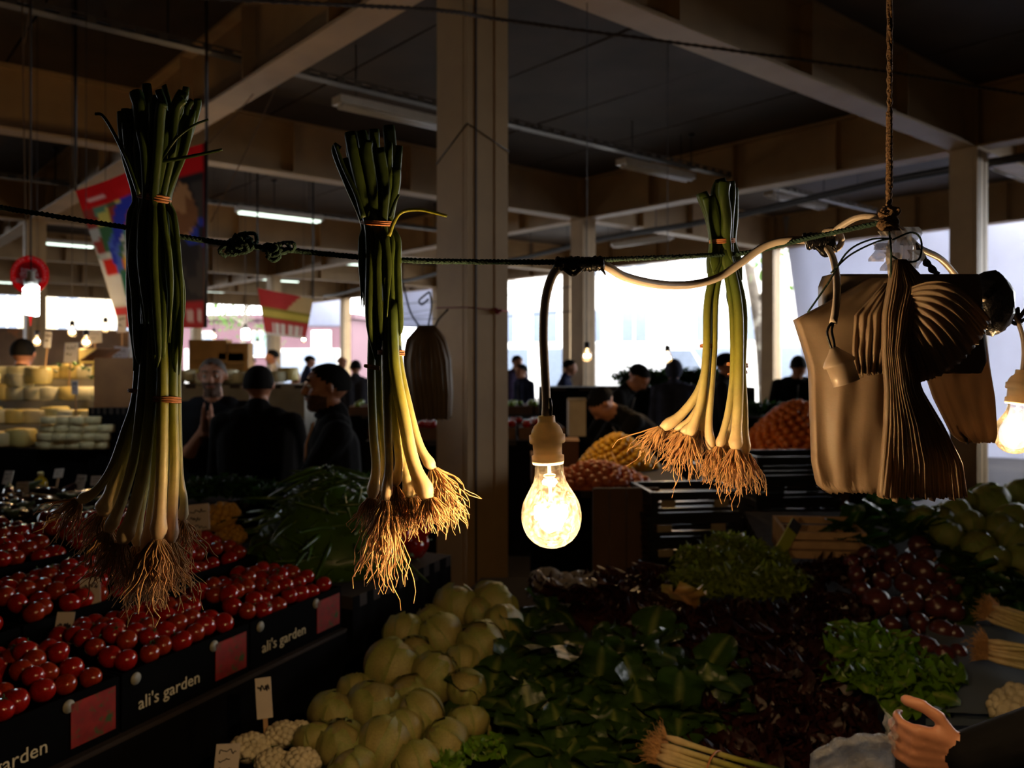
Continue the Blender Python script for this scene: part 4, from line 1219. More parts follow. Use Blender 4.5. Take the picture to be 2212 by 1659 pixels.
m_board = M('dark stall boards', S(52, 42, 34), 0.8, 0.3, 4, 0.2, 20)
m_skirt = M('black stall skirt', S(13, 13, 15), 0.9, 0.3, 5, 0.2, 8, spec=.08)
ts_ = thing('market_stall', 'sloping market stall loaded with cabbages, lettuces and red onions', 'stall', (0.7, 2.5, 0))
poly = [(-.82, 1.30), (2.3, 1.30), (2.6, 3.6), (1.0, 3.6), (.95, 2.98), (-.11, 2.98)]
def zs(y): return SZ0 + SS * (y - SY0) - .10
vs = [(x, y, zs(y)) for x, y in poly] + [(x, y, zs(y) - .03) for x, y in poly]
part(MB().add(vs, [tuple(range(6)), tuple(range(11, 5, -1))] + [(k, k + 6, (k + 1) % 6 + 6, (k + 1) % 6) for k in range(6)]), 'sloping_top', m_board, ts_, smooth=False)
for k in range(6):
    (xa, ya), (xb, yb) = poly[k], poly[(k + 1) % 6]
    def fn(u, v):
        x = xa + (xb - xa) * u; y = ya + (yb - ya) * u; w = .012 * math.sin(u * 60) * v
        nx, ny = (yb - ya), -(xb - xa); L = math.hypot(nx, ny)
        return Vector((x + nx / L * w, y + ny / L * w, (zs(y) - .0) * (1 - v) + .03 * v))
    part(MB().sheet(fn, 60, 6), 'skirt', m_skirt, ts_)
for x, y in ((-.6, 1.5), (2.2, 1.5), (2.4, 3.5), (.05, 2.9)):
    part(MB().box((x, y, zs(y) / 2 - .02), (.05, .05, zs(y) - .04)), 'leg', m_board, ts_, smooth=False)

# ---- leaves
def leaf_mesh(name, mat, L, W, bend, ruffle, nr, cup, seed, rib, blade, edge, nu=12, nv=8, wp=.55, jag=0.0):
    r = random.Random(seed); ph = r.uniform(0, 6)
    def fn(u, v):
        vv = v * 2 - 1
        w = W * ((.16 + .84 * math.sin(math.pi / 2 * u / .62) ** 1.3) if u < .62 else math.sqrt(max(.01, 1 - ((u - .62) / .385) ** 2)))
        a = bend * u; y = (math.sin(a) / bend if abs(bend) > .01 else u) * L; zc = ((1 - math.cos(a)) / bend if abs(bend) > .01 else 0) * L
        e = abs(vv) ** 1.6
        z = cup * W * vv * vv + ruffle * e * math.sin(nr * u * 6.28 + ph + (1.3 if vv > 0 else 0)) + .3 * ruffle * e * math.sin(nr * 2.7 * u * 6.28 + ph)
        return Vector((vv * w / 2 + ruffle * .5 * e * math.cos(nr * u * 6.28 + ph), y, -zc + z))
    def col(u, v):
        vv = abs(v * 2 - 1); k = max(0, 1 - vv * 5) * (1 - u * .6); e = vv ** 3
        c = [rib[i] * k + blade[i] * (1 - k) for i in range(3)]
        return [c[i] * (1 - e) + edge[i] * e for i in range(3)]
    return MB().sheet(fn, nu, nv, col).mesh(name, mat)

m_lf = M('lettuce leaf', rough=0.36, var=0.22, scale=30, vcol=True, trans=0.3, bump=0.35, bscale=45)
m_lfd = M('dark glossy leaf', rough=0.3, var=0.25, scale=30, vcol=True, trans=0.2, bump=0.4, bscale=40)
ROM = [leaf_mesh('romaine_leaf', m_lfd, .19, .13, .5 + .35 * k, .011, 2.4, .12 - .06 * k, k, S(140, 150, 84), S(50, 76, 26), S(40, 64, 20)) for k in range(5)]
RED = [leaf_mesh('red_lettuce_leaf', m_lf, .12, .13, .9 + .2 * k, .020, 4.6, .12, 20 + k, S(84, 58, 42), S(64, 30, 26), S(40, 16, 20), 22, 10) for k in range(4)]
GRN = [leaf_mesh('green_lettuce_leaf', m_lf, .12, .11, .9 + .2 * k, .015, 3.6, .14, 40 + k, S(190, 200, 120), S(104, 142, 34), S(92, 138, 26), 18, 8) for k in range(4)]
SPN = [leaf_mesh('spinach_leaf', m_lfd, .15, .09, .5 + .2 * k, .005, 1.6, .10, 60 + k, S(150, 170, 110), S(46, 84, 30), S(40, 76, 26)) for k in range(4)]
BRN = [leaf_mesh('dry_leaf', m_lf, .14, .11, .6, .012, 3.0, .2, 71, S(220, 150, 80), S(150, 104, 50), S(130, 110, 44), 14, 8)]

def leafy(name, label, cat, group, c, leaves, n, rg, tilt0, tilt1, scale, part_name='leaf', toward=None, lift=0.0):
    """a head or bunch: leaves set round a base, each its own part"""
    t = thing(name, label, cat, c, (rg.uniform(-.15, .15), rg.uniform(-.15, .15), rg.uniform(0, 6.28)), group)
    for k in range(n):
        az = k * 2.4 + rg.uniform(-.3, .3); q = k / max(1, n - 1)
        tl = tilt0 + (tilt1 - tilt0) * q + rg.uniform(-.12, .12)
        m = Matrix.Rotation(az, 4, 'Z') @ Matrix.Rotation(tl, 4, 'X') @ Matrix.Rotation(rg.uniform(-.3, .3), 4, 'Y')
        o = bpy.data.objects.new(part_name, rg.choice(leaves)); COL.objects.link(o); o.parent = t
        s = scale * rg.uniform(.8, 1.12)
        o.matrix_basis = Matrix.Translation((0, 0, lift + .004 * k)) @ m @ Matrix.Scale(s, 4)
    return t

# ---- white cabbages: a tight head with outer leaves lying over it
m_cab = M('white cabbage leaf', rough=0.42, var=0.18, scale=14, vcol=True, trans=0.12, bump=0.25, bscale=22)
def cab_variants(n, tint):
    out = []
    for k in range(n):
        r = random.Random(100 + k + int(tint[0] * 1000))
        sx, sy, sz = r.uniform(.95, 1.08), r.uniform(.95, 1.08), r.uniform(.84, .94)
        off = Vector((r.uniform(-9, 9), r.uniform(-9, 9), 0))
        core = MB().ball((0, 0, 0), (sx, sy, sz), 28, 18, fn=lambda d: 1 + .035 * fbm(d * 1.7 + off), cols=lambda d: [tint[i] * (.92 + .12 * math.sin(9 * math.atan2(d.y, d.x) + 2 * d.z)) for i in range(3)])
        cm = core.mesh('head', m_cab)
        wraps = []
        for w in range(5):
            a0 = w * 1.26 + r.uniform(-.3, .3); ex = r.uniform(.85, 1.2); seed = r.uniform(0, 50)
            def fn(u, v):
                az = a0 + (u - .5) * 2.3 * (1 - .25 * v); th = math.pi * (.95 - ex * .72 * v) + .12 * math.sin(u * 9 + seed) * v
                d = Vector((math.sin(th) * math.cos(az), math.sin(th) * math.sin(az), math.cos(th)))
                e = max(abs(u - .5) * 2, v) ** 5
                k_ = 1.03 + .07 * e + .016 * w + .04 * e * math.sin(u * 14 + v * 9 + seed) - .012 * max(0, 1 - abs(u - .5) * 12) * (1 - v) + .012 * math.sin((v * 14 + abs(u - .5) * 20))
                return Vector((d.x * sx, d.y * sy, d.z * sz)) * k_
            def col(u, v):
                rib = max(0, 1 - abs(u - .5) * 14) * (1 - v); g = max(abs(u - .5) * 2, v) ** 4
                return [min(1, tint[i] * (1 + .25 * rib) * (1 - g * (.35, .12, .4)[i])) for i in range(3)]
            wraps.append(MB().sheet(fn, 14, 12, col).mesh('outer_leaf', m_cab))
        out.append((cm, wraps))
    return out
CAB = cab_variants(5, S(164, 152, 92)); CABG = cab_variants(3, S(150, 154, 80))
def cabbage(c, r, label, group, rg, pool=CAB):
    cm, wr = rg.choice(pool)
    t = thing('cabbage', label, 'cabbage', c, (rg.uniform(-.7, .7), rg.uniform(-.7, .7), rg.uniform(0, 6.28)), group)
    t.scale = (r, r, r)
    for nm, me in [('head', cm)] + [('outer_leaf', w) for w in wr]:
        o = bpy.data.objects.new(nm, me); COL.objects.link(o); o.parent = t
rg = random.Random(77)
cabs = [(985, 1310, 98), (1070, 1302, 88), (1030, 1322, 62), (1086, 1348, 82), (875, 1368, 82), (928, 1338, 62), (950, 1376, 96), (1036, 1395, 98), (850, 1442, 116), (942, 1462, 98), (1008, 1488, 84),
        (724, 1540, 96), (812, 1526, 112), (906, 1548, 108), (740, 1608, 100), (828, 1614, 120), (680, 1596, 80), (962, 1606, 100), (880, 1500, 80), (768, 1492, 70), (900, 1650, 100), (760, 1665, 100), (1010, 1560, 80), (895, 1415, 80), (1000, 1430, 70), (870, 1580, 90)]
for x, y, s in cabs:
    c = NS(x, y, .035)
    cabbage(c, s / 2 * c.y / F, 'pale white cabbage in the heap below the glowing bulb', 'white cabbages below the bulb', rg)
# hidden lower layer that carries the heap
for k in range(14):
    x = rg.uniform(720, 1080); y = rg.uniform(1390, 1650)
    if x < 760 + (1650 - y) * .5: continue
    c = NS(x, y, -.06); cabbage(c, .058, 'pale white cabbage in the heap below the glowing bulb', 'white cabbages below the bulb', rg)
for x, y, s in [(2135, 1082, 78), (2062, 1108, 66), (2182, 1122, 78), (2205, 1062, 64), (2092, 1134, 60), (2044, 1152, 62), (2190, 1168, 80), (2112, 1178, 64), (2146, 1208, 66), (2216, 1212, 74), (1992, 1124, 62), (2085, 1085, 52), (2160, 1140, 60), (2250, 1130, 80), (2250, 1190, 80), (2030, 1120, 54)]:
    c = NS(x, y, .05)
    cabbage(c, s / 2 * c.y / F, 'yellow-green cabbage in the heap behind the red onions', 'cabbages behind the red onions', rg, CABG)

# ---- romaine heads
for x, y in [(1135, 1400), (1185, 1345), (1240, 1455), (1120, 1500), (1200, 1530), (1335, 1450), (1400, 1430), (1450, 1505), (1515, 1490), (1380, 1545), (1300, 1580), (1465, 1575), (1250, 1610), (1150, 1600), (1400, 1620), (1540, 1570), (1080, 1450), (1060, 1540), (1210, 1660), (1330, 1660), (1290, 1500)]:
    leafy('romaine_lettuce', 'dark green romaine head with broad glossy leaves beside the white cabbages', 'lettuce', 'romaine heads beside the white cabbages', NS(x, y, -.03), ROM, 10, rg, 1.25, .25, rg.uniform(.68, .92))
# ---- red lettuce
for x, y in [(1420, 1350), (1470, 1400), (1530, 1360), (1590, 1350), (1640, 1390), (1560, 1420), (1700, 1350), (1760, 1330), (1820, 1340), (1690, 1420), (1750, 1400), (1820, 1400), (1620, 1470), (1700, 1490), (1770, 1470), (1830, 1480), (1660, 1550), (1740, 1560), (1590, 1560), (1810, 1570), (1650, 1630), (1740, 1640), (1840, 1250), (1780, 1260), (1720, 1280), (1560, 1650), (1840, 1640), (1380, 1380), (1340, 1340), (1260, 1300), (1310, 1285), (1360, 1300), (1200, 1290), (1400, 1270), (1290, 1340), (1440, 1290)]:
    leafy('red_lettuce', 'dark red frilly lettuce head in the middle of the stall', 'lettuce', 'red lettuces in the middle of the stall', NS(x, y, -.03), RED, 11, rg, 1.05, .1, rg.uniform(.8, 1.05))
# ---- bright green frilly lettuce
for x, y, s in [(1850, 1420, 1.0), (1920, 1430, 1.1), (1990, 1470, 1.0), (1900, 1490, 1.05), (1970, 1520, .9), (1850, 1480, .9)]:
    leafy('green_lettuce', 'bright yellow-green frilly lettuce head beside the red lettuces', 'lettuce', 'bright green lettuces beside the red ones', NS(x, y, .01), GRN, 12, rg, 1.05, .1, s)
for x, y in [(1040, 1640), (960, 1655)]:
    leafy('green_lettuce', 'small frilly lettuce tuft in front of the white cabbages', 'lettuce', 'frilly tufts in front of the cabbages', NS(x, y, .02), GRN, 8, rg, 1.0, .2, .6)
# ---- spinach and leafy bunches
for x, y in [(1840, 1160), (1890, 1130), (1930, 1150), (1970, 1165), (1860, 1190), (1930, 1110)]:
    leafy('spinach_bunch', 'dark spinach bunch between the crates and the cabbages', 'spinach', 'spinach between crates and cabbages', NS(x, y, .0), SPN, 9, rg, 1.1, .2, 1.05)
for x, y in [(2050, 1210), (2080, 1260), (2120, 1290), (2150, 1240), (2170, 1300), (2100, 1320), (2200, 1280), (2190, 1230)]:
    leafy('romaine_lettuce', 'long pale-ribbed lettuce in front of the yellow-green cabbages', 'lettuce', 'pale-ribbed lettuces by the cabbages', NS(x, y, -.02), ROM, 8, rg, 1.0, .3, .85)
o = place('dry_leaf', BRN[0], NS(1500, 1322, .02), (.9, .2, 2.6), 1.15, 'limp brown and yellow leaf lying on top of the red lettuces', 'leaf')

# ---- dill mound: bunches whose fine fronds nobody could count
m_dill = M('dill fronds', S(120, 138, 44), 0.5, 0.35, 12, trans=0.35)
def frond_bunch(name, label, c, r, n, seed, mat, group, flat=.7, ll=.016, fill=.7):
    q = random.Random(seed)
    t = thing(name, label, name.split('_')[0], c, (0, 0, q.uniform(0, 6)), group)
    m = MB()
    st = MB()
    for k in range(n):
        a = q.uniform(0, 6.28); e = math.sqrt(q.random()); tip = Vector((math.cos(a) * e, math.sin(a) * e, (1 - e * e * .6) * flat)) * r * q.uniform(.75, 1.05)
        if k % 4 == 0: st.tube([Vector((0, 0, -.02)), tip * .6 + Vector((0, 0, .02)), tip], .0012, 3, False)
        for j in range(5):
            p = tip * q.uniform(fill, 1.05) + Vector((q.gauss(0, .008), q.gauss(0, .008), q.gauss(0, .008)))
            R = Euler((q.uniform(-1, 1), q.uniform(-1, 1), q.uniform(0, 6.28))).to_matrix(); s = ll * q.uniform(.6, 1.4)
            m.add([v3(p + R @ Vector(w) * s) for w in ((-1, 0, 0), (-.2, .32, .1), (1, 0, .3), (-.2, -.32, .1))], [(0, 1, 2, 3)])
    part(st, 'stems', mat, t, True)
    o = part(m, 'fronds', mat, t, True, False); o['kind'] = 'stuff'
for k, (x, y) in enumerate([(1520, 1235), (1580, 1205), (1640, 1235), (1560, 1280), (1630, 1290), (1680, 1280), (1500, 1285), (1590, 1250)]):
    frond_bunch('dill_bunch', 'feathery dill bunch in the mound before the black crates', NS(x, y, -.02), .115, 330, 200 + k, m_dill, 'dill bunches before the crates')

# ---- red onions
m_onion = M('red onion skin', rough=0.28, var=0.3, scale=18, vcol=True, coat=.2, bump=0.1, bscale=30)
ON = []
for k in range(4):
    q = random.Random(300 + k)
    prof = []
    for i in range(15):
        th = math.pi * i / 14; prof.append((math.sin(th) * (1 + .04 * q.uniform(-1, 1)), -math.cos(th) * .88 + (.16 * max(0, (i - 11) / 3) ** 2)))
    prof += [(.10, 1.12), (.07, 1.35), (.03, 1.5)]
    cols = [[c * q.uniform(.8, 1.15) for c in S(86, 42, 44)] for _ in prof[:-3]] + [S(150, 110, 80)] * 3
    ON.append(MB().lathe(prof, 18, None, cols).mesh('red_onion', m_onion))
ons = [(1893, 1302, 64), (1985, 1178, 46), (1915, 1195, 46), (2000, 1200, 40), (1995, 1235, 60), (1955, 1260, 46), (2030, 1240, 44), (1970, 1300, 50), (2025, 1310, 54), (2060, 1320, 48), (1925, 1350, 44), (1985, 1345, 46), (2035, 1365, 56), (1965, 1385, 48), (2000, 1400, 56), (2060, 1370, 44), (1935, 1395, 40), (2030, 1280, 46), (1960, 1215, 44), (1880, 1225, 42), (1850, 1240, 40), (1930, 1230, 42), (2055, 1270, 42), (2040, 1415, 46), (2005, 1440, 44), (1905, 1255, 42), (1940, 1310, 44), (1870, 1200, 40), (1840, 1215, 38), (1990, 1270, 46), (2070, 1410, 40), (1980, 1425, 40), (1905, 1375, 40), (1860, 1275, 42)]
for x, y, s in ons:
    c = NS(x, y, .03)
    place('red_onion', rg.choice(ON), c, (rg.uniform(-1.2, 1.2), rg.uniform(-1.2, 1.2), rg.uniform(0, 6)), s / 2 * c.y / F, 'glossy dark red onion in the heap behind the green lettuce', 'onion', 'red onions in the heap')
for k in range(16):
    c = NS(rg.uniform(1870, 2060), rg.uniform(1230, 1420), -.04)
    place('red_onion', rg.choice(ON), c, (rg.uniform(-1.2, 1.2), rg.uniform(-1.2, 1.2), 0), .036, 'glossy dark red onion in the heap behind the green lettuce', 'onion', 'red onions in the heap')

# ---- spring onions lying at the right edge, on a grey-blue sheet
m_sheet = M('grey blue plastic sheet', S(88, 100, 116), 0.45, 0.12, 8)
def fsheet(u, v):
    p = NS(2000 + 330 * u, 1350 + 190 * v, .035); return Vector((p.x, p.y, p.z + .006 * mnoise.noise(Vector((u * 4, v * 4, 0)))))
sh_ = MB().sheet(fsheet, 12, 10)
sh_.v = sh_.v + [(x, y, z - .03) for x, y, z in sh_.v]; nn_ = len(sh_.v) // 2; sh_.f = sh_.f + [tuple(i + nn_ for i in reversed(f)) for f in sh_.f]; sh_.mi = [0] * len(sh_.f)
single(sh_, 'plastic_sheet', m_sheet, 'grey-blue plastic sheet under the lying spring onions', 'sheet')
def lying_onions(label, c0, dirv, n, seed, L=.30):
    q = random.Random(seed); t = thing('spring_onion_bunch', label, 'spring onions', c0)
    dirv = Vector(dirv).normalized(); side = Vector((0, 0, 1)).cross(dirv)
    for k in range(n):
        o = side * q.gauss(0, .018) + Vector((0, 0, abs(q.gauss(0, .018))))
        a = c0 + o; b = c0 + dirv * L + o * 1.6 + Vector((0, 0, .01))
        pts = smooth_path([a, (a + b) / 2 + Vector((0, 0, q.uniform(-.006, .012))), b], 14); tt = np.linspace(0, 1, 14)
        rad = .0068 * (.85 + .4 * np.exp(-((tt - .06) / .1) ** 2)); rad[0] *= .6
        st = part(MB().tube(pts, rad, 8, True, [grad(x * 1.2) for x in tt]), 'stalk', m_stalk, t)
        m = MB(); roots(m, pts[0], -dirv * .9 + Vector((0, 0, .25)), .006, .045, 16, 2, q, .3, .8); part(m, 'roots', m_root, st)
    m = MB(); bc = c0 + dirv * (L * .4)
    ring = [bc + side * math.cos(a) * .05 + Vector((0, 0, .022 + .04 * math.sin(a))) for a in np.linspace(0, 2 * math.pi, 25)]
    m.tube(ring, .002, 6); part(m, 'rubber_band', m_band, t)
lying_onions('spring onion bunch lying on the grey-blue sheet, roots uppermost', NS(2150, 1335, .07), (.5, -.75, -.18), 16, 1)
lying_onions('second spring onion bunch lying lower on the grey-blue sheet', NS(2135, 1420, .07), (.75, -.45, -.1), 14, 2)
lying_onions('spring onion bunch with brown roots in front of the romaine heads', NS(1430, 1640, .06), (.75, -.55, -.12), 16, 3)

# ---- cauliflowers, tags
m_cauli = M('cauliflower curd', S(206, 196, 168), 0.7, 0.2, 30, 0.6, 90)
m_cauliy = M('yellow cauliflower curd', S(196, 146, 52), 0.7, 0.2, 30, 0.6, 90)
def cauliflower(c, r, label, group, seed, mat=None, leafset=None):
    q = random.Random(seed); t = thing('cauliflower', label, 'cauliflower', c, (q.uniform(-.3, .3), q.uniform(-.3, .3), q.uniform(0, 6)), group)
    m = MB(); m.ball((0, 0, 0), (r * .85, r * .85, r * .6), 14, 9)
    for k in range(46):
        z = 1 - (k + .5) / 46 * 1.15; a = k * 2.4; e = math.sqrt(max(0, 1 - z * z))
        m.ball((e * math.cos(a) * r * .82, e * math.sin(a) * r * .82, z * r * .6), r * q.uniform(.15, .24), 8, 6)
    part(m, 'curd', mat or m_cauli, t, True)
    for k in range(6):
        o = bpy.data.objects.new('leaf', q.choice(leafset or SPN)); COL.objects.link(o); o.parent = t
        o.matrix_basis = Matrix.Rotation(k * 1.05, 4, 'Z') @ Matrix.Translation((0, r * .3, -r * .45)) @ Matrix.Rotation(.7, 4, 'X') @ Matrix.Scale(r * 6.5, 4)
for k, (x, y, s) in enumerate([(540, 1620, 90), (610, 1590, 80), (650, 1650, 90), (590, 1650, 80), (645, 1580, 60)]):
    c = NS(x, y, .03); cauliflower(c, s / 2 * c.y / F, 'pale cauliflower head beside the white cabbages', 'cauliflowers beside the cabbages', 400 + k)
c = NS(2200, 1530, .05); cauliflower(c, .07, 'yellowish cauliflower by the sleeve of the reaching arm', None, 420)
m_card = M('price card', S(206, 196, 186), 0.7, 0.08, 20)
m_ink = M('black ink', S(40, 36, 44), 0.8, 0.1)
m_wood = M('pale wood', S(186, 150, 112), 0.7, 0.2, 20)
def price_tag(label, base, w, h, stick, ang, lean=0.0, group=None, marks=2, seed=0, mat=None):
    """card on a wooden stick with a few handwritten strokes"""
    q = random.Random(seed)
    t = thing('price_tag', label, 'price tag', base, (lean, q.uniform(-.1, .1), ang), group)
    part(MB().box((0, 0, stick / 2), (.010, .004, stick)), 'stick', m_wood, t, True, False)
    cd = part(MB().box((0, -.004, stick + h / 2 - .02), (w, .0025, h)), 'card', mat or m_card, t, True, False)
    for k in range(marks):
        z = stick + h * (.75 - .32 * k) - .02; m = MB()
        pts = [Vector((-w * .36 + w * .72 * i / 11 + q.uniform(-.02, .02) * w, -.0062, z + h * q.uniform(-.09, .09))) for i in range(12 - 4 * (k % 2))]
        m.tube(smooth_path(pts, 24), h * .016, 4); part(m, 'handwriting', m_ink, cd, True)
price_tag('wooden price stake standing among the cauliflowers', NS(576, 1600, .02), .035, .09, .07, .2, -.15, marks=1, seed=1)
price_tag('small handwritten price card in front of the cauliflowers', NS(488, 1668, .02), .05, .06, .02, .3, -.1, marks=3, seed=2)

m_crinkle = M('crumpled clear film', S(176, 164, 150), .15, .1, 30, .9, 70, trans=.3, alpha=.6)
for k, (x, y, w) in enumerate([(1215, 1262, .20), (1300, 1420, .12)]):
    c = NS(x, y, .02)
    m = MB().sheet(lambda u, v: Vector((c.x + (u - .5) * w + .012 * mnoise.noise(Vector((u * 6, v * 6, k))), c.y + (v - .5) * w * .8, c.z + .03 * mnoise.noise(Vector((u * 5, v * 5, k + 9))) + .02)), 20, 18)
    single(m, 'plastic_film', m_crinkle, ['crumpled clear plastic film at the back of the stall behind the romaine', 'scrap of clear film between the romaine heads'][k], 'plastic film')

# ------------------------------------------------------------------ tomato stall with printed crates
m_crate = M('black printed cardboard', S(9, 9, 10), 0.9, 0.2, 10, spec=.05)
m_tom = M('tomato skin', S(158, 24, 14), 0.18, 0.25, 6, coat=.3)
m_tomo = M('tomato skin orange', S(150, 44, 12), 0.2, 0.25, 6, coat=.3)
m_print = M('cream print', S(214, 200, 160), 0.6, 0.05)
m_picred = M('printed tomato picture', S(150, 34, 18), 0.5, 0.4, 24, spots=S(60, 84, 30), sscale=30, sthr=.53)
A0 = Vector((-.93, 1.75, 0)); E1 = Vector((.42, .907, 0)).normalized(); E2 = Vector((-.907, .42, 0)).normalized()
EA = math.atan2(E1.y, E1.x)
R_E = Matrix.Rotation(EA, 3, 'Z')
def LT(s, t, z): 
    p = A0 + E1 * s + E2 * t; return Vector((p.x, p.y, z))
TX = text_mesh("ali's garden", .042, .0006)
TX.materials.clear(); TX.materials.append(m_print)
TQ = []
for k in range(3):
    q = random.Random(k); off = Vector((q.uniform(0, 9), 0, 0))
    TQ.append(MB().ball((0, 0, 0), (1.08 - .06 * k, .98, .92), 14, 10, fn=lambda d: (1 + .03 * fbm(d * 1.5 + off)) * (1 - .12 * max(0, d.z - .8) * 5)).mesh('tomato', m_tom if k < 2 else m_tomo))
cal = MB()
for k in range(5):
    a = k * 1.2566; cal.add([(0, 0, .86), (.12 * math.cos(a + .5), .12 * math.sin(a + .5), .9), (.6 * math.cos(a), .6 * math.sin(a), .86), (.12 * math.cos(a - .5), .12 * math.sin(a - .5), .9)], [(0, 1, 2, 3)])
cal.tube([(0, 0, .85), (.03, 0, 1.05), (.1, 0, 1.2)], .06, 5)
CALM = cal.mesh('calyx', M('tomato calyx', S(52, 78, 26), .6, .3))
rt = random.Random(5)
m_gstick = M('printed logo disc', S(150, 146, 128), .5, .15, 40)
CW, CD, CH = .41, .33, .13
def tomato_crate(s, t, z, label, front):
    c = LT(s + CW / 2, t + CD / 2, z)
    o = thing('tomato_crate', label, 'crate', c, (0, 0, EA), None if front else 'crates behind the printed row')
    th = .006
    part(MB().box((0, 0, th / 2), (CW - .008, CD - .008, th)), 'bottom', m_crate, o, True, False)
    fp = part(MB().box((0, -CD / 2 + .006, CH / 2), (CW - .008, th, CH)), 'front_panel', m_crate, o, True, False)
    part(MB().box((0, CD / 2 - .006, CH / 2), (CW - .008, th, CH)), 'back_panel', m_crate, o, True, False)
    for sx in (-1, 1): part(MB().box((sx * (CW / 2 - .007), 0, CH / 2), (th, CD - .012, CH)), 'side_panel', m_crate, o, True, False)
    if front:
        tx = bpy.data.objects.new('lettering', TX); COL.objects.link(tx); tx.parent = fp
        tx.matrix_basis = Matrix.Translation((-.065, -CD / 2 + .0015, CH * .36)) @ Matrix.Rotation(math.pi / 2, 4, 'X')
        part(MB().box((.135, -CD / 2 + .0015, CH * .5), (.11, .002, .095)), 'picture', m_picred, fp, True, False)
        for x in (-.165, .165 - .09): part(MB().lathe([(.014, 0), (.014, .002)], 16, Matrix.Translation((x, -CD / 2 + .0025, CH * .84)) @ Matrix.Rotation(math.pi / 2, 4, 'X')), 'logo_disc', m_gstick, fp, True)
    n = 0
    nx, ny = 7, 6
    for ix in range(nx):
        for iy in range(ny):
            for lay in range(1):
                x = (ix + .5 + rt.uniform(-.25, .25)) / nx - .5; y = (iy + .5 + rt.uniform(-.25, .25)) / ny - .5
                w = c + R_E @ Vector((x * (CW - .05), y * (CD - .05), 0)); w.z = z + CH - .008 + .035 * (1 - (2 * y) ** 2) + rt.uniform(-.008, .012) + .03 * (y + .5)
                px = 1106 + F * w.x / w.y; py = HZ - F * (w.z - H) / w.y
                if px < -230 or py > 1900: continue
                to = place('tomato', rt.choice(TQ), w, (rt.uniform(-.9, .9), rt.uniform(-.9, .9), rt.uniform(0, 6)), rt.uniform(.023, .028), 'ripe red tomato heaped in the printed crates', 'tomato', 'tomatoes in the crates')
                if rt.random() < .25: place('calyx', CALM, (0, 0, 0), parent=to)
labs = ["black crate printed ali's garden with tomato picture, in the dim end of the row", "black crate printed ali's garden, second from the dim end of its row", "middle black crate printed ali's garden with red tomato picture", "black crate printed ali's garden next to the dark cloth, end of the row"]
for k, s in enumerate((-.69, -.28, .13, .54)):
    tomato_crate(s, 0, .815, labs[k], True)
for row in (1, 2):
    for s in (-.28, .13, .54):
        tomato_crate(s, row * (CD + .005), .815 + row * .065, 'plain black crate of tomatoes behind the printed crates', False)
tt_ = thing('market_stall', 'stepped stall under the black tomato crates', 'stall', LT(.2, .5, 0), (0, 0, EA))
for row in range(3):
    a = LT(.12, row * (CD + .005) + CD / 2, 0); zt = .812 + row * .065
    part(MB().box((a.x, a.y, zt - .02), (1.70, CD + .004, .03), R_E), 'step', m_board, tt_, smooth=False)
for s, t in ((-.68, .05), (.9, .05), (-.68, .95), (.9, .95)):
    a = LT(s, t, 0); part(MB().box((a.x, a.y, .39), (.05, .05, .78), R_E), 'leg', m_board, tt_, smooth=False)
def skirt(t, a, b, z0, z1, mat=None, wav=.012, n=50):
    d = (b - a); nn = Vector((d.y, -d.x, 0)).normalized()
    part(MB().sheet(lambda u, v: Vector((a.x + d.x * u + nn.x * wav * math.sin(u * 50) * v, a.y + d.y * u + nn.y * wav * math.sin(u * 50) * v, z1 + (z0 - z1) * v)), n, 5), 'skirt', mat or m_skirt, t)
skirt(tt_, LT(-.73, -.01, 0), LT(.96, -.01, 0), .03, .80)
skirt(tt_, LT(.965, -.01, 0), LT(.965, 1.0, 0), .03, .80)
for i, (x, y, dd, w, h) in enumerate([(120, 1480, 2.02, .04, .15), (196, 1340, 2.2, .05, .09)]):
    price_tag(['long wooden price stake leaning among the tomatoes', 'short pale price stake behind the tomatoes'][i], P(x, y, dd), w, h, .04, .3, -.35, marks=2, seed=20 + i)

# ------------------------------------------------------------------ stalls further back
def table(label, c, sx, sy, z, ang, mat=None):
    t = thing('market_stall', label, 'stall', (c[0], c[1], 0), (0, 0, ang))
    part(MB().box((0, 0, z - .02), (sx, sy, .04)), 'table_top', m_board, t, True, False)
    for x in (-1, 1):
        for y in (-1, 1): part(MB().box((x * (sx / 2 - .05), y * (sy / 2 - .05), (z - .04) / 2), (.05, .05, z - .04)), 'leg', m_board, t, True, False)
    R3 = Matrix.Rotation(ang, 3, 'Z')
    cs = [Vector((c[0], c[1], 0)) + R3 @ Vector((x * sx / 2, y * sy / 2, 0)) for x, y in ((-1, -1), (1, -1), (1, 1), (-1, 1))]
    for k in range(4): skirt(t, cs[k], cs[(k + 1) % 4], .03, z, mat)
    return t
def mound(n, c, rx, ry, h, rot=0.0, layers=3, rg_=None, jit=.12):
    """points covering a heap, outermost layer only"""
    out = []
    for k in range(n):
        q = math.sqrt((k + .5) / n); a = k * 2.39996
        x, y = q * math.cos(a), q * math.sin(a)
        z = h * (1 - q ** 1.6)
        p = Vector((x * rx * math.cos(rot) - y * ry * math.sin(rot), x * rx * math.sin(rot) + y * ry * math.cos(rot), z))
        out.append(Vector(c) + p + Vector((rg_.uniform(-jit, jit) * rx * .15, rg_.uniform(-jit, jit) * ry * .15, 0)))
    return out
def heap_base(c, rx, ry, h, mat, label, name='heap_base'):
    """filled box under a heap so that the fruit rest on something"""
    m = MB(); m.lathe([(1.0, 0), (.92, .22), (.7, .52), (.4, .78), (.05, .93)], 20, Matrix.Translation(c) @ Matrix.Diagonal((rx, ry, h, 1)))
    return single(m, name, mat, label, name.split('_')[0], loc=c, kind='stuff')
rb = random.Random(31)
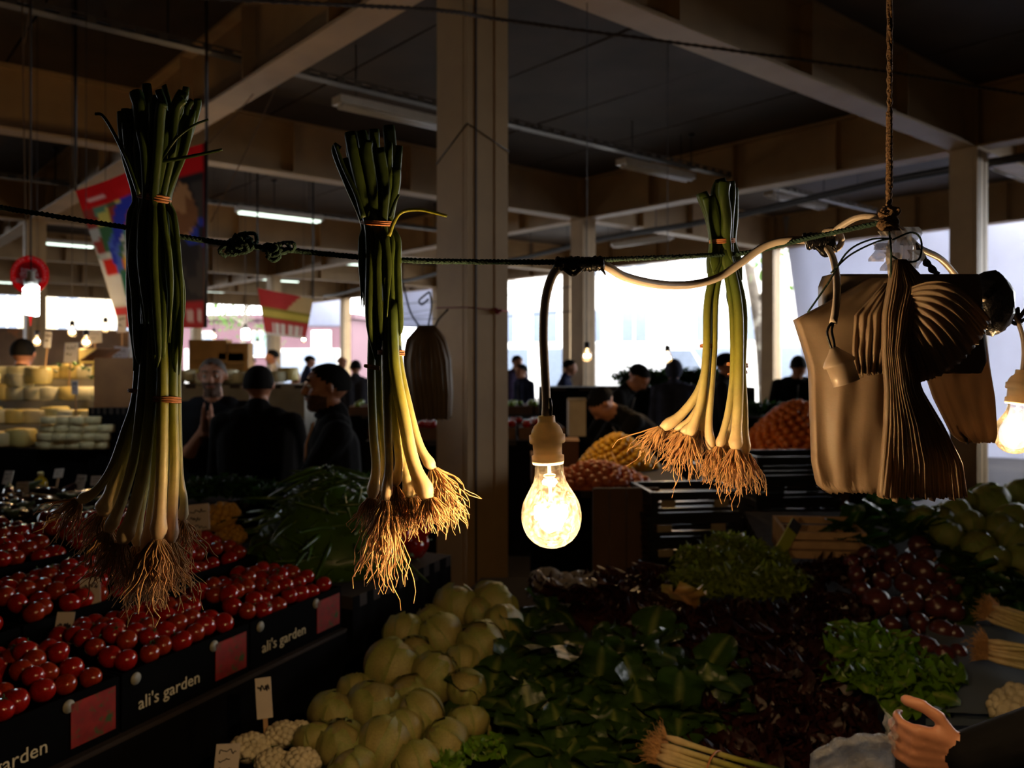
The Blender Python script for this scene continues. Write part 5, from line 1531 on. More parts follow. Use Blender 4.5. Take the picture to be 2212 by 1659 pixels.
# green chillies
table('low stall with the mound of green chillies and yellow cauliflower', LT(1.31, .47, 0)[:2], .64, .96, .90, EA)
m_chi = M('green chilli skin', S(66, 96, 26), .3, .35, 10, coat=.1)
CHI = []
for k in range(4):
    q = random.Random(k); b = q.uniform(-.05, .05)
    pts = smooth_path([(0, 0, 0), (.05, b * .3, .004), (.10, b, .0), (.145, b * 1.8, -.006)], 10)
    m = MB().tube(pts, [.003, .007, .008, .0078, .007, .006, .005, .004, .0025, .0008], 7); m.tube([(0, 0, 0), (-.012, 0, .003), (-.025, .004, .008)], .0016, 5)
    CHI.append(m.mesh('green_chilli', m_chi))
hc = P(705, 1185, 3.05); hc.z = .90
heap_base(hc, .30, .24, .34, m_chi, 'green chillies packed close inside the mound', 'chilli_pile')
for p in mound(270, hc, .31, .26, .36, .4, rg_=rb):
    place('green_chilli', rb.choice(CHI), p + Vector((0, 0, .004)), (rb.uniform(-.5, .5), rb.uniform(-.2, .7), rb.uniform(0, 6.28)), rb.uniform(.75, 1.05), 'slender green chilli in the mound behind the tomatoes', 'chilli', 'green chillies in the mound')
for k, (x, y, s) in enumerate([(475, 1120, 90), (500, 1160, 70), (470, 1185, 80), (500, 1225, 90), (450, 1235, 60)]):
    c = P(x, y, 2.98); cauliflower(c, s / 2 * c.y / F, 'yellow-orange cauliflower between tomatoes and chillies', 'yellow cauliflowers', 500 + k, m_cauliy)
m_par = M('parsley leaves', S(44, 84, 24), .5, .4, 12, trans=.3)
for k, (x, y, d) in enumerate([(430, 1050, 3.5), (490, 1042, 3.5), (550, 1052, 3.5), (600, 1062, 3.3), (770, 1035, 3.4), (720, 1045, 3.4)]):
    frond_bunch('parsley_bunch', 'curly parsley bunch in front of the men in black', P(x, y, d) + Vector((0, 0, -.05)), .13, 200, 600 + k, m_par, 'parsley in front of the men', .6, .018, .3)
table('dark stall carrying the parsley bunches before the men', LT(1.47, 1.14, 0)[:2], .5, .34, 1.06, EA)
price_tag('handwritten price card beside the yellow cauliflowers', P(432, 1165, 2.75), .075, .085, .05, -.05, -.1, marks=3, seed=31)
m_redp = M('red pepper skin', S(150, 26, 18), .2, .25, 6, coat=.3)
PEP = []
for k in range(3):
    q = random.Random(k + 50); ph = q.uniform(0, 6)
    m = MB().ball((0, 0, 0), (.036, .036, .055), 16, 12, fn=lambda d: 1 + .09 * math.cos(3 * math.atan2(d.y, d.x) + ph) * (1 - d.z * d.z) + .18 * d.z)
    m.tube([(0, 0, .056), (.003, 0, .068), (.010, 0, .08)], .005, 6)
    PEP.append(m.mesh('red_pepper', m_redp))
for k in range(14):
    c = P(rb.uniform(868, 905), rb.uniform(1110, 1195), 3.1 + rb.uniform(0, .2))
    place('red_pepper', rb.choice(PEP), c, (rb.uniform(-1, 1), rb.uniform(-1, 1), rb.uniform(0, 6)), 1.0, 'red pepper heaped beside the near column', 'pepper', 'red peppers beside the column')

# dark left stall: aubergines, red peppers, price cards, bottle
tl_ = table('dark stall with red peppers and many small price cards', LT(.79, 1.73, 0)[:2], .80, 1.38, .93, EA)
table('dark stall with glossy aubergines behind the parsley', LT(1.57, 1.88, 0)[:2], .74, 1.10, .93, EA)
m_aub = M('aubergine skin', S(26, 14, 26), .12, .2, 6, coat=.4)
AUB = MB().lathe([(.004, -.085), (.022, -.08), (.034, -.06), (.038, -.03), (.034, .01), (.026, .05), (.018, .075), (.006, .085)], 14).mesh('aubergine', m_aub)
AUBC = MB().lathe([(.024, .052), (.022, .075), (.012, .09), (.006, .11), (.005, .12)], 10).mesh('cap', M('aubergine cap', S(60, 80, 34), .6, .3))
for k in range(46):
    x = rb.uniform(-20, 270); y = rb.uniform(1060, 1120)
    c = on_slope(x, y, .965, 3.0, .03)
    if c.y > 4.3: continue
    o = place('aubergine', AUB, c, (1.4 + rb.uniform(-.4, .4), rb.uniform(-.4, .4), rb.uniform(0, 6)), rb.uniform(.85, 1.1), 'glossy black aubergine on the dark stall by the price cards', 'aubergine', 'aubergines on the dark stall')
    place('cap', AUBC, (0, 0, 0), parent=o)
for k in range(40):
    x = rb.uniform(-20, 190); y = rb.uniform(1125, 1230)
    c = on_slope(x, y, .965, 2.75, .05)
    place('red_pepper', rb.choice(PEP), c, (rb.uniform(-1, 1), rb.uniform(-1, 1), rb.uniform(0, 6)), .8, 'dark red pepper heaped below the aubergines', 'pepper', 'red peppers below the aubergines')
for k, (x, y, w, h) in enumerate([(10, 1045, .05, .07), (45, 1068, .055, .06), (165, 1058, .05, .075), (122, 1030, .06, .05), (205, 1048, .05, .05), (255, 1120, .05, .07)]):
    price_tag('small pale price card standing among the aubergines', on_slope(x, y + 22, .94, 3.0, .02), w, h, .07, rb.uniform(-.5, .4), -.35, 'price cards among the aubergines', 2, 40 + k)
t = thing('bottle', 'yellow juice bottle on the dark stall by the price cards', 'bottle', on_slope(88, 1066, .935, 3, 0))
part(MB().lathe([(.03, 0), (.034, .01), (.034, .06), (.028, .075), (.014, .09), (.013, .1)], 16), 'body', M('yellow juice', S(190, 160, 30), .2, .1, trans=.2), t, True)
part(MB().lathe([(.015, .098), (.015, .115), (.012, .117)], 12), 'cap', M('pale cap', S(220, 210, 150), .4, .05), t, True)
m = MB().box(LT(.65, 1.016, .925), (.62, .016, .05), R_E)
single(m, 'edge_board', M('olive plastic', S(110, 120, 30), .5, .2), 'olive yellow board along the edge of the pepper stall', 'board', smooth=False)

# ------------------------------------------------------------------ cheese stall
m_ch = [M('white cheese', S(226, 224, 190), .5, .1, 10), M('yellow cheese', S(222, 204, 128), .5, .12, 10), M('cream cheese', S(228, 214, 164), .5, .1, 10)]
m_wrap = M('cheese wrap film', S(220, 226, 226), .2, .1, 20, .3, 40, trans=.3)
tcst = thing('market_stall', 'bright stepped cheese stall with stacked blocks and price cards', 'stall', (P(110, 900, 5.7).x, 5.7, 0))
tiers = [(5.05, 1.12), (5.35, 1.24), (5.65, 1.38), (5.95, 1.52)]
for y, z in tiers:
    xa, xb = P(-160, 0, y).x, P(236, 0, y).x
    part(MB().box(((xa + xb) / 2, y + .15, z / 2), (xb - xa, .30, z)), 'tier', M('white stall cloth', S(150, 146, 136), .8, .2, 6) if z > 1.2 else m_skirt, tcst, smooth=False)
def rbox(sx, sy, sz, b=.12):
    """block with softened edges"""
    m = MB(); n = 2; e = b * min(sx, sy, sz)
    return m.lathe([((1 - b) * .7071 , -sz / 2), (.7071, -sz / 2 + e), (.7071, sz / 2 - e), ((1 - b) * .7071, sz / 2)], 4, Matrix.Diagonal((sx, sy, 1, 1)) @ Matrix.Rotation(math.pi / 4, 4, 'Z'))
BR = [rbox(.115, .09, .062).mesh('cheese_block', m_ch[2]), rbox(.14, .12, .09).mesh('cheese_block', m_ch[0]), rbox(.13, .12, .11).mesh('cheese_block', m_ch[1])]
WH = [MB().lathe([(.02, -.045), (.085, -.045), (.095, -.035), (.095, .035), (.085, .045), (.02, .045)], 24).mesh('round_cheese', m_ch[k]) for k in range(3)]
for r in range(4):   # bricks along the front
    for c in range(5 - (r == 3)):
        p = P(98 + c * 31 + r * 4 + rb.uniform(-3, 3), 928 - r * 22, 5.0 + rb.uniform(-.02, .02)); p.z = 1.12 + .026 + r * .05
        place('cheese_block', BR[0], p, (0, 0, rb.uniform(-.2, .2)), rb.uniform(.72, .78), 'small pale cheese brick stacked along the stall front', 'cheese', 'cheese bricks along the front')
for r, (y, z) in enumerate(tiers):
    for c in range(8):
        px = -30 + c * 37 + rb.uniform(-6, 6)
        if r == 0 and px > 70: continue
        for lay in range(rb.choice((1, 1, 2))):
            if rb.random() < .45:
                p = P(px, 800, y + .12); p.z = z + .048 + lay * .094
                place('round_cheese', rb.choice(WH), p, (0, 0, rb.uniform(0, 6)), 1.0, 'round white or yellow cheese on the stepped stall', 'cheese', 'round cheeses on the stall')
            else:
                k = rb.choice((1, 2)); p = P(px, 800, y + .12); p.z = z + (.046, .046, .056)[k] + lay * (.0, .091, .111)[k]
                place('cheese_block', BR[k], p, (0, 0, rb.uniform(-.4, .4)), 1.0, 'big pale cheese block on the stepped stall', 'cheese', 'big cheese blocks on the stall')
m_cardw = M('white card', S(222, 224, 232), .6, .05)
for k, (x, y, w, h, d) in enumerate([(238, 775, .10, .11, 5.5), (148, 775, .10, .14, 5.9), (208, 735, .11, .09, 6.1), (264, 712, .07, .13, 6.1), (98, 745, .05, .12, 6.2), (165, 845, .06, .09, 5.3), (225, 860, .07, .17, 5.2)]):
    b = P(x, y, d); stick = .06
    b.z = max([zt for yt, zt in tiers if yt <= d + .001] + [1.12]) + .08
    stick = max(.05, P(x, y, d).z - b.z)
    price_tag('white price card standing up among the cheeses', b, w, h, stick, rb.uniform(-.4, .3), rb.uniform(-.3, .05), 'price cards among the cheeses', 2, 70 + k, m_cardw)
for k in range(8):
    c = P(rb.uniform(110, 240), rb.uniform(790, 830), 5.6)
    leafy('parsley_sprig', 'small green parsley sprig laid on the cheeses', 'parsley', 'sprigs on the cheeses', c, SPN, 4, rb, 1.2, .6, .3)
bx_ = thing('cardboard_box', 'brown cardboard box at the end of the cheese stall', 'box', P(274, 870, 5.2))
q = P(274, 870, 5.2)
part(MB().box((q.x, q.y, q.z + .13), (.26, .3, .3)), 'body', M('brown cardboard', S(150, 104, 64), .8, .2, 8), bx_, smooth=False)
for s in (-1, 1): part(MB().box((q.x + s * .16, q.y, q.z + .30), (.13, .3, .006), Matrix.Rotation(s * .6, 3, 'Y')), 'flap', M('brown cardboard'), bx_, smooth=False)
table('stand under the brown box beside the cheeses', P(274, 0, 5.2)[:2], .30, .36, q.z - .02, 0)
for k in range(12):   # packets in the second cheese stall behind the men
    px = 380 + k * 22
    c = P(px, 815 + rb.uniform(-8, 4), 9.5 + rb.uniform(0, .3))
    place('cheese_block', BR[rb.choice((1, 2))], c, (0, 0, rb.uniform(-.5, .5)), 1.4, 'cheese block on the far lit stall behind the men', 'cheese', 'cheeses on the far lit stall')
table('far lit cheese stall behind the men', P(500, 0, 9.7)[:2], 1.9, .8, P(0, 830, 9.6).z, 0, M('white stall cloth'))
for x, y, w, h in ((455, 770, .45, .4), (505, 790, .3, .3), (520, 768, .24, .3)):
    c = P(x, y, 10.0); zt_ = P(0, 830, 9.6).z; tp = c.z + h / 2; h = tp - zt_; c.z = zt_ + h / 2
    o = single(MB().box(c, (w, .2, h)), 'carton', M('plain tan carton', S(206, 160, 100), .8, .15, 6), 'tan carton stacked on the far cheese stall', 'box', 'cartons on the far stall', smooth=False)  # one even tan over the whole carton
    part(MB().box((c.x, c.y - .101, c.z), (w, .004, .05)), 'tape', M('carton tape', S(190, 150, 90), .3, .05), o, smooth=False)

# ------------------------------------------------------------------ fruit stalls beyond the near column
table('stall with yellow fruit and peaches right of the near column', (.56, 4.88), .86, 1.15, .98, -.06)
m_yel = M('yellow fruit skin', S(206, 160, 40), .35, .2, 8); m_pea = M('peach skin', S(216, 116, 66), .5, .35, 8); m_org = M('orange peel', S(206, 112, 40), .4, .15, 8, .15, 160)
FR = {}
for nm, mt in (('yellow_plum', m_yel), ('peach', m_pea), ('mandarin', m_org)):
    m = MB().ball((0, 0, 0), (1, 1, .9), 12, 8, fn=lambda d: 1 - .10 * max(0, abs(d.z) - .8) * 4)
    me = m.mesh(nm, mt)
    s_ = MB().tube([(0, 0, .82), (.02, 0, .98)], .06, 5).mesh('stem', M('fruit stem', S(70, 74, 34), .7, .2))
    FR[nm] = (me, s_)
def fruits(nm, n, c, rx, ry, h, r, label, group, cat, rot=0.0):
    me, st = FR[nm]
    for k, p in enumerate(mound(n, c, rx, ry, h, rot, rg_=rb)):
        o = place(nm, me, p + Vector((0, 0, r * .6)), (rb.uniform(-.8, .8), rb.uniform(-.8, .8), rb.uniform(0, 6)), r * rb.uniform(.9, 1.1), label, cat, group)
        if k % 3 == 0: place('stem', st, (0, 0, 0), parent=o)
def fruit_heap(nm, n, px, py, d, rx, ry, h, r, label, group, cat, mat, zt=9):
    c = P(px, py, d); c.z = min(c.z, zt); h += P(px, py, d).z - c.z; heap_base(c, rx * .97, ry * .97, h * .95, mat, cat + ' packed close under the top of the ' + group, cat + '_pile')
    fruits(nm, n, c, rx, ry, h, r, label, group, cat)
fruit_heap('yellow_plum', 120, 1335, 975, 5.2, .25, .20, .09, .022, 'small yellow fruit in the heap under the bent seller', 'heap of yellow fruit', 'fruit', m_yel, .985)
fruit_heap('peach', 80, 1290, 1050, 4.45, .27, .17, .10, .030, 'pink-orange peach in the heap behind the hanging bulb', 'heap of peaches', 'peach', m_pea)
bxp = P(1200, 1035, 4.6)
for k, (x, y, d, w, h) in enumerate([(1175, 1036, 4.6, .14, .16), (1215, 1020, 5.0, .18, .2), (1245, 940, 5.9, .12, .25)]):
    c = P(x, y, d); c.z = .98 if k < 2 else c.z; o = thing('carton', ['brown carton beside the near column on the fruit stall', 'low brown carton behind the peaches', 'pale narrow carton under the small glowing bulb'][k], 'box', c)
    cm = M('dull brown carton', S(110, 84, 64), .8, .2, 8) if k < 2 else M('pale carton', S(170, 158, 140), .8, .15)
    part(MB().box((0, 0, h / 2), (w, .18, h)), 'body', cm, o, True, False)
    part(MB().box((0, -.05, h + .004), (w + .01, .1, .006), Matrix.Rotation(.15, 3, 'X')), 'flap', cm, o, True, False)
table('stall of oranges beyond the split onion bunch', P(1715, 0, 6.8)[:2], 1.15, 1.1, .86, -.25)
fruit_heap('mandarin', 230, 1722, 992, 6.75, .50, .42, .44, .036, 'orange mandarin in the big heap behind the bags', 'heap of mandarins', 'mandarin', m_org)
c = P(1740, 1018, 6.05); o = single(MB().box((c.x, c.y, .45), (.62, .05, .90)), 'wooden_board', M('brown box wood', S(92, 64, 44), .8, .25, 6), 'brown board closing the front of the mandarin stall', 'board', smooth=False)
table('stall with leafy greens behind the mandarins', (2.9, 8.2), 1.3, .5, P(0, 900, 8.1).z, 0)
for k in range(9):
    frond_bunch('greens_bunch', 'bunch of leafy greens behind the mandarins', P(1610 + k * 22, 893, 8.1 + rb.uniform(0, .2)), .14, 70, 700 + k, m_par, 'greens behind the mandarins', .8, .04, .1)
table('far dark stall behind the bent shoppers', P(1390, 0, 9.6)[:2], 2.4, .6, P(0, 835, 9.6).z, .0)
for k in range(11):
    frond_bunch('herb_bunch', 'upright herb bunch on the far stall behind the shoppers', P(1350 + k * 19, 832, 9.5 + rb.uniform(0, .2)), .17, 50, 800 + k, m_par, 'herbs on the far stall', 1.2, .05, .1)

# black crates stacked behind the stall
m_pl = M('black crate plastic', S(22, 22, 25), .35, .15, 10)
m_lab = M('crate label', S(140, 124, 96), .6, .2, 30)
def plastic_crate(c, ang, label, group=None, lab=True, CWx=.40, CDy=.30, CHz=.10):
    o = thing('plastic_crate', label, 'crate', c, (0, 0, ang), group)
    part(MB().box((0, 0, .006), (CWx - .01, CDy - .01, .012)), 'bottom', m_pl, o, True, False)
    for sy in (-1, 1):
        for z in (.025, .05, .074): part(MB().box((0, sy * (CDy / 2 - .006), z), (CWx, .010, .016)), 'slat', m_pl, o, True, False)
        part(MB().box((0, sy * (CDy / 2 - .004), CHz - .009), (CWx + .012, .016, .018)), 'rim', m_pl, o, True, False)
    for sx in (-1, 1):
        for z in (.025, .05, .074): part(MB().box((sx * (CWx / 2 - .006), 0, z), (.010, CDy, .016)), 'slat', m_pl, o, True, False)
        for sy in (-1, 1): part(MB().box((sx * (CWx / 2 - .012), sy * (CDy / 2 - .012), CHz / 2), (.024, .024, CHz)), 'corner_post', m_pl, o, True, False)
        part(MB().box((sx * (CWx / 2 - .004), 0, CHz - .009), (.016, CDy, .018)), 'rim', m_pl, o, True, False)
    if lab:
        for x in (-.13, .1): part(MB().box((x, -CDy / 2 - .0025, .050), (.062, .004, .030)), 'label_plate', m_lab, o, True, False)
for st, (x, y, ang, n) in enumerate([(P(1478, 0, 3.60).x, 3.60, .12, 7), (P(1692, 0, 3.98).x, 3.98, .12, 8), (P(1590, 0, 4.35).x, 4.35, .12, 7)]):
    for k in range(n):
        plastic_crate((x + rb.uniform(-.008, .008), y + rb.uniform(-.008, .008), .405 + k * .101), ang + rb.uniform(-.02, .02),
            ['black slatted crate with pale label plates in the stack by the dill', 'black slatted crate in the stack behind the split onions', 'black slatted crate in the stack furthest behind the dill'][st], ['crates by the dill', 'crates behind the onions', 'crates furthest behind the dill'][st], st == 0)
table('low bench under the stack of labelled black crates', (.744, 3.61), .44, .34, .40, .12)
table('low bench under the plain black crate stacks', (1.27, 4.18), .66, .80, .40, .12)
wb = thing('wooden_screen', 'brown wooden panel standing beside the black crates', 'panel', (P(1352, 0, 3.55).x, 3.55, 0), (0, 0, .05))
for k in range(4): part(MB().box((-.108 + k * .072, 0, .56), (.068, .02, 1.10)), 'plank', M('brown box wood'), wb, True, False)
for z in (.2, .9): part(MB().box((0, .02, z), (.28, .02, .07)), 'batten', M('brown box wood'), wb, True, False)
for k in (-1, 1): part(MB().box((k * .14, .13, .3), (.03, .26, .04), Matrix.Rotation(.5 * 0, 3, 'X')), 'foot', M('brown box wood'), wb, True, False)
wc = thing('wooden_crate', 'rough wooden crate lying between dill and spinach', 'crate', NS(1765, 1190, -.04), (.1, 0, -.1))
for k in range(3):
    part(MB().box((0, -.1, .02 + k * .034), (.28, .008, .026)), 'slat', m_wood, wc, True, False); part(MB().box((0, .1, .02 + k * .034), (.28, .008, .026)), 'slat', m_wood, wc, True, False)
    part(MB().box((0, -.07 + k * .07, .005), (.28, .05, .006)), 'slat', m_wood, wc, True, False)
for sx in (-1, 1): part(MB().box((sx * .135, 0, .05), (.012, .2, .1)), 'end_board', m_wood, wc, True, False)
pt = thing('price_tag', 'yellow-green price board leaning between the dill and wooden crate', 'price tag', NS(1672, 1215, .0), (-.3, .75, .2))
part(MB().box((0, 0, .09), (.045, .006, .18)), 'board', M('lime card', S(150, 158, 44), .5, .15), pt, True, False)
part(MB().box((0, -.004, .16), (.045, .002, .04)), 'dark_strip', m_dark, pt, True, False)

# ------------------------------------------------------------------ banners and the round sign
def printed(label, name, corners, painter, rods, n=44, wave=.03, cat='banner'):
    tl, tr, br, bl = corners
    def fn(u, v):
        p = (tl * (1 - u) + tr * u) * (1 - v) + (bl * (1 - u) + br * u) * v
        return Vector((p.x, p.y + wave * math.sin(u * 7 + v * 2), p.z))
    t = thing(name, label, cat, (tl + tr) / 2)
    part(MB().sheet(fn, n, n, painter), 'cloth', M('printed banner cloth', rough=.6, var=.1, scale=5, vcol=True, trans=.35), t)
    for a, b in rods: part(MB().tube([a, b], .012, 6), 'cord', m_dark, t)
    return t
def big_banner(u, v):
    n1 = mnoise.noise(Vector((u * 5, v * 5, 3))); n2 = mnoise.noise(Vector((u * 6 + 9, v * 6, 1)))
    a, b = u + .05 * n1, v + .05 * n2
    cell = mnoise.cell(Vector((a * 11, b * 11, 2)))
    if u > .955: return S(96, 16, 20)
    if v < .15: return S(232, 196, 196) if .05 < u < .3 and .07 < v < .10 and cell > .2 else S(206, 26, 32)
    if v > .86:
        if .90 < v < .97 and (u * 9 % 1) < .6 and .2 < u < .95: return S(224, 190, 186)
        return S(184, 40, 48)
    if u > .66:   # dark photograph with a loaf and blue patches
        if ((a - .80) ** 2 * 30 + (b - .34) ** 2 * 14) < .35: return S(176, 132, 92) if cell > -.2 else S(130, 88, 58)
        if .40 < b < .56 and cell > .1: return S(44, 66, 168)
        return S(66, 62, 60) if cell > 0 else S(40, 40, 44)
    r = math.hypot((a - .5) * 1.1, (b - .52) * .95)
    if .30 < r < .40 and b < .6: return S(40, 58, 186) if cell > -.5 else S(70, 100, 200)
    if u < .16 and .52 < v < .84: return S(204, 40, 34) if v < .62 and u > .03 else S(216, 222, 224)
    if .16 < u < .26 and .62 < v < .78: return S(24, 104, 80)
    if .24 < a < .58 and .54 < b < .74: return [S(226, 176, 66), S(214, 190, 110), S(206, 116, 44)][int(abs(cell) * 3) % 3]
    if .2 < a < .6 and b > .74: return S(216, 208, 176)
    return [S(84, 140, 120), S(196, 204, 200), S(150, 60, 54), S(60, 110, 76), S(200, 196, 104), S(176, 186, 190)][int(abs(cell) * 60) % 6]
bc_ = [P(163, 412, 6.3), P(446, 305, 6.0), P(444, 708, 6.0), P(255, 708, 6.25)]
printed('large printed fruit and cheese banner with red bands hung behind the tall onions', 'banner', bc_, big_banner, [(bc_[0], Vector((bc_[0].x, bc_[0].y, 4.42))), (bc_[1], Vector((bc_[1].x, bc_[1].y, 4.42))), (bc_[1], bc_[2])])
def small_banner(u, v):
    if v < .38: return S(190, 60, 60) if (u + v * .7) < 1 - .2 else S(206, 180, 130)
    if v < .62: return S(206, 190, 90) if .44 < v < .58 else S(150, 140, 60)
    if v > .7 and .2 < u < .9 and (u * 7 % 1) < .7: return S(232, 228, 224)
    return S(190, 66, 64) if v < .95 else S(226, 220, 214)
bc2 = [P(556, 622, 11.3), P(676, 646, 11.0), P(660, 732, 11.0), P(572, 722, 11.3)]
printed('small red and yellow printed banner hung over the far stall', 'banner', bc2, small_banner, [(bc2[0], Vector((bc2[0].x, bc2[0].y, 4.42))), (bc2[1], Vector((bc2[1].x, bc2[1].y, 4.42)))], 30, .02)
sg = thing('round_sign', 'round red hanging sign with white lettering above the spiral lamp', 'sign', P(64, 594, 5.2))
k_ = 5.2 / F; c = P(64, 594, 5.2)
M4s = Matrix.Translation(c) @ Matrix.Rotation(math.pi / 2, 4, 'X')
part(MB().lathe([(41.5 * k_, -.004), (41.5 * k_, .004)], 40, M4s), 'disc', M('sign red', S(226, 36, 48), .4, .05, trans=.5), sg, smooth=False)
part(MB().lathe([(29 * k_, .0035), (29 * k_, .0048)], 40, M4s), 'inner_disc', M('sign deep red', S(190, 14, 22), .4, .05), sg, smooth=False)
mw = M('sign white', S(235, 225, 228), .5, .05)
for tx_, dy, sz in (('İZMİR', 8, 10), ('TULUM', -2, 10), ('BULUNUR', -13, 10.5)):
    me = text_mesh(tx_, sz * k_ * 1.25, .0004); me.materials.clear(); me.materials.append(mw)
    o = bpy.data.objects.new('lettering', me); COL.objects.link(o); o.parent = sg
    o.matrix_basis = Matrix.Translation((0, -.0054, dy * k_)) @ Matrix.Rotation(math.pi / 2, 4, 'X')
ring = 'PEYNİRLER PEYNİRCİLER'
for i, ch in enumerate(ring):
    if ch == ' ': continue
    a = math.radians(200 - 220 * i / (len(ring) - 1))
    me = text_mesh(ch, 7.5 * k_, .0004); me.materials.clear(); me.materials.append(mw)
    o = bpy.data.objects.new('lettering', me); COL.objects.link(o); o.parent = sg
    o.matrix_basis = Matrix.Translation((math.cos(a) * 35 * k_, -.0046, math.sin(a) * 35 * k_)) @ Matrix.Rotation(math.pi / 2, 4, 'X') @ Matrix.Rotation(a - math.pi / 2, 4, 'Z')
part(MB().add([v3(c + Vector(((-10) * k_, .0, -38 * k_))), v3(c + Vector((12 * k_, .0, -38 * k_))), v3(c + Vector((3 * k_, 0, -110 * k_))), v3(c + Vector((0, .006, -110 * k_)))], [(0, 1, 2), (0, 2, 3)]), 'pennant', M('sign red'), sg, smooth=False)
part(MB().tube([c + Vector((0, .004, 40 * k_)), Vector((c.x, c.y, 4.42))], .003, 5), 'string', m_rope_b, sg)

# ------------------------------------------------------------------ lamps in the background
def spiral_lamp(px, py, d, hpx, wpx, label):
    k = d / F; t = thing('spiral_lamp', label, 'light bulb', P(px, py - hpx / 2, d))
    pts = []
    for i in range(150):
        a = i * .30; pts.append(P(px + math.cos(a) * wpx / 2 * .82, py - hpx * .42 + hpx * .86 * i / 149, d + math.sin(a) * wpx / 2 * .82 * k))
    part(MB().tube(pts, wpx * .16 * k, 6), 'spiral_tube', emitter('cool lamp tube', (.86, .95, 1.0), 22.0), t)
    part(MB().lathe([(wpx * .3 * k, 0), (wpx * .42 * k, .012), (wpx * .42 * k, .04), (wpx * .24 * k, .05), (wpx * .24 * k, .085)], 14, Matrix.Translation(P(px, py - hpx * .44, d))), 'base', m_white_enamel, t)
    q = P(px, py - hpx * .44, d) + Vector((0, 0, .08)); part(MB().tube([q, Vector((q.x, q.y, 4.42))], .004, 6), 'cable', m_dark, t)
spiral_lamp(67, 650, 4.3, 66, 32, 'glowing white spiral lamp hanging in front of the round red sign')
spiral_lamp(530, 722, 12, 22, 15, 'small glowing spiral lamp beside the far banner')
def far_bulb(px, py, d, label, power, group=None, R=.03, col=WARM):
    t = thing('hanging_bulb', label, 'light bulb', P(px, py, d) + Vector((0, 0, .15)), group=group)
    c = P(px, py, d)
    z0 = c + Vector((0, 0, 1.9 * R))
    part(MB().lathe([(.3 * R, 0), (.6 * R, -.25 * R), (.6 * R, -1.3 * R), (.5 * R, -1.4 * R)], 12, Matrix.Translation(z0 + Vector((0, 0, 1.2 * R)))), 'socket', m_tape, t)
    bulb(t, z0, (0, 0, -1), R, power, False)
    part(MB().tube([z0 + Vector((0, 0, 1.2 * R)), Vector((c.x, c.y, 4.42))], .0025, 6), 'cable', m_dark, t)
far_bulb(1268, 772, 5.0, 'glowing bulb hung in front of the far column over the yellow fruit', 7)
far_bulb(1442, 776, 6.1, 'glowing bulb hung before the hooded shopper', 7, R=.033)
for k, (x, y, d, pw_) in enumerate([(80, 740, 6.4, 7), (156, 720, 6.1, 8), (186, 742, 5.6, 8), (228, 711, 6.6, 6)]):
    far_bulb(x, y, d, 'small glowing bulb above the cheese stall', pw_, 'bulbs above the cheese stall')
for k, (x, y, d) in enumerate([(425, 757, 13), (440, 762, 13), (470, 752, 12.5), (462, 728, 12)]):
    far_bulb(x, y, d, 'tiny glowing bulb over the far lit stall behind the men', 7, 'bulbs over the far stall', .04)
far_bulb(556, 747, 14, 'tiny glowing bulb below the small spiral lamp', 6, None, .04)
far_bulb(656, 735, 12, 'tiny glowing bulb under the small red and yellow banner', 6, None, .04)

# more stalls filling the hall
m_crt = M('brown crate wood', S(104, 72, 46), .8, .25, 8)
def filler(label, px, d, sx, z, ang, cover, nm, n, mat, r):
    t = table(label, P(px, 0, d)[:2], sx, .8, z, ang, cover)
    q = random.Random(int(px + d))
    m = MB()
    for k in range(4):
        bx = -sx / 2 + sx * (k + .5) / 4
        part(MB().box((bx, 0, z + .05), (sx / 4 - .03, .6, .10)), 'tray', m_crt, t, True, False)
    R3 = Matrix.Rotation(ang, 3, 'Z')
    for k in range(n):
        o = Vector((q.uniform(-sx / 2 + .06, sx / 2 - .06), q.uniform(-.27, .27), 0)); w = Vector((*P(px, 0, d)[:2], 0)) + R3 @ o
        place(nm, FR['peach'][0] if mat == 0 else FR['yellow_plum'][0] if mat == 1 else TQ[0] if mat == 2 else GAP, (w.x, w.y, z + .10 + r * .7), (0, 0, q.uniform(0, 6)), r, label.replace('long stall with red apples', 'red apple on the long stall').replace('long stall with green apples', 'green apple on the long stall').replace('long stall with peaches', 'peach on the long stall').replace('long stall with yellow quinces', 'yellow quince on the long stall'), nm.split('_')[-1], 'fruit on ' + label[:40])
GAP = MB().ball((0, 0, 0), (1, 1, .9), 12, 8, fn=lambda d: 1 - .10 * max(0, abs(d.z) - .8) * 4).mesh('green_apple', M('green apple skin', S(110, 140, 40), .3, .25, 6))
filler('long stall with red apples beyond the near column', 1010, 7.4, 1.7, .98, .05, None, 'red_apple', 46, 2, .038)
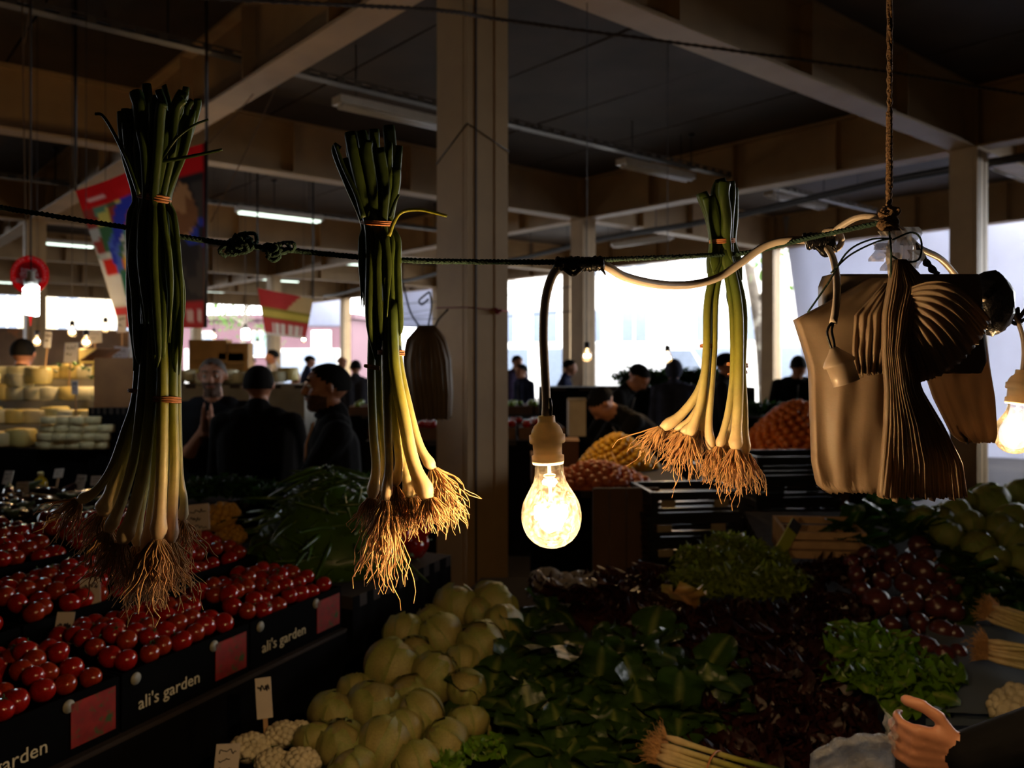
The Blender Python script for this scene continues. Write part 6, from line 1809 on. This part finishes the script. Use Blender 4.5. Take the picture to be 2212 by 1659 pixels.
filler('long stall with green apples behind the red apples', 1020, 10.4, 3.0, 1.0, .05, None, 'green_apple', 60, 3, .04)
filler('long stall with peaches behind the men by the far opening', 800, 13.5, 3.2, 1.05, .05, None, 'peach', 50, 0, .045)
filler('long stall with yellow quinces near the far left openings', 60, 11.0, 4.0, 1.15, .0, M('orange stall skirt', S(150, 84, 30), .8, .2, 4), 'yellow_quince', 60, 1, .05)

# ------------------------------------------------------------------ the reaching arm at the stall's edge
loc = Vector((1.13, 1.07, 0)); face = math.radians(150); rz = face - math.pi / 2; sH = 1.70 / 1.72
Ri = Matrix.Rotation(-rz, 3, 'Z')
wr_w = P(2088, 1632, 1.42)
wl = (Ri @ (wr_w - loc)) / sH
fr = lambda v: Ri @ Vector(v)
person('person in black sleeve reaching over the stall with a plastic bag in hand', loc, face, 1.70, top=cloth('coal black cloth', S(12, 12, 13)), lean=.40, pole=fr((.8, -.1, -.7)), wrists={'R': v3(wl), 'L': (-.3, .25, .95)}, voxel=.0055,
       frames={'R': (fr((-1, .18, .10)), fr((.0, -.15, 1)), fr((-.1, .75, -.62)), .80, 1)})
pb = thing('plastic_bag', 'clear crumpled plastic bag held by the reaching hand', 'plastic bag', P(1880, 1640, 1.44))
def bagf(u, v):
    x = 1935 - 175 * u; y = 1606 + 40 * u + (110 - 30 * u) * v
    n_ = mnoise.noise(Vector((u * 4, v * 4, 1)))
    return P(x + 10 * n_, y + 14 * mnoise.noise(Vector((u * 5, v * 5, 7))) - 25 * (1 - v) * math.sin(u * 3.1), 1.45 + .03 * n_ + .03 * math.sin(v * 3.1))
part(MB().slab(bagf, 26, 16, .025), 'film', M('clear bag film', S(210, 212, 214), .10, .1, 30, .9, 70, trans=.3, alpha=.32), pb)
part(MB().sheet(lambda u, v: P(1935 - 25 * u + 14 * mnoise.noise(Vector((u * 3, v * 3, 2))), 1560 + 60 * v - 30 * u, 1.44 + .015 * mnoise.noise(Vector((u * 5, v * 5, 3)))), 10, 10), 'gathered_top', M('clear bag film'), pb)
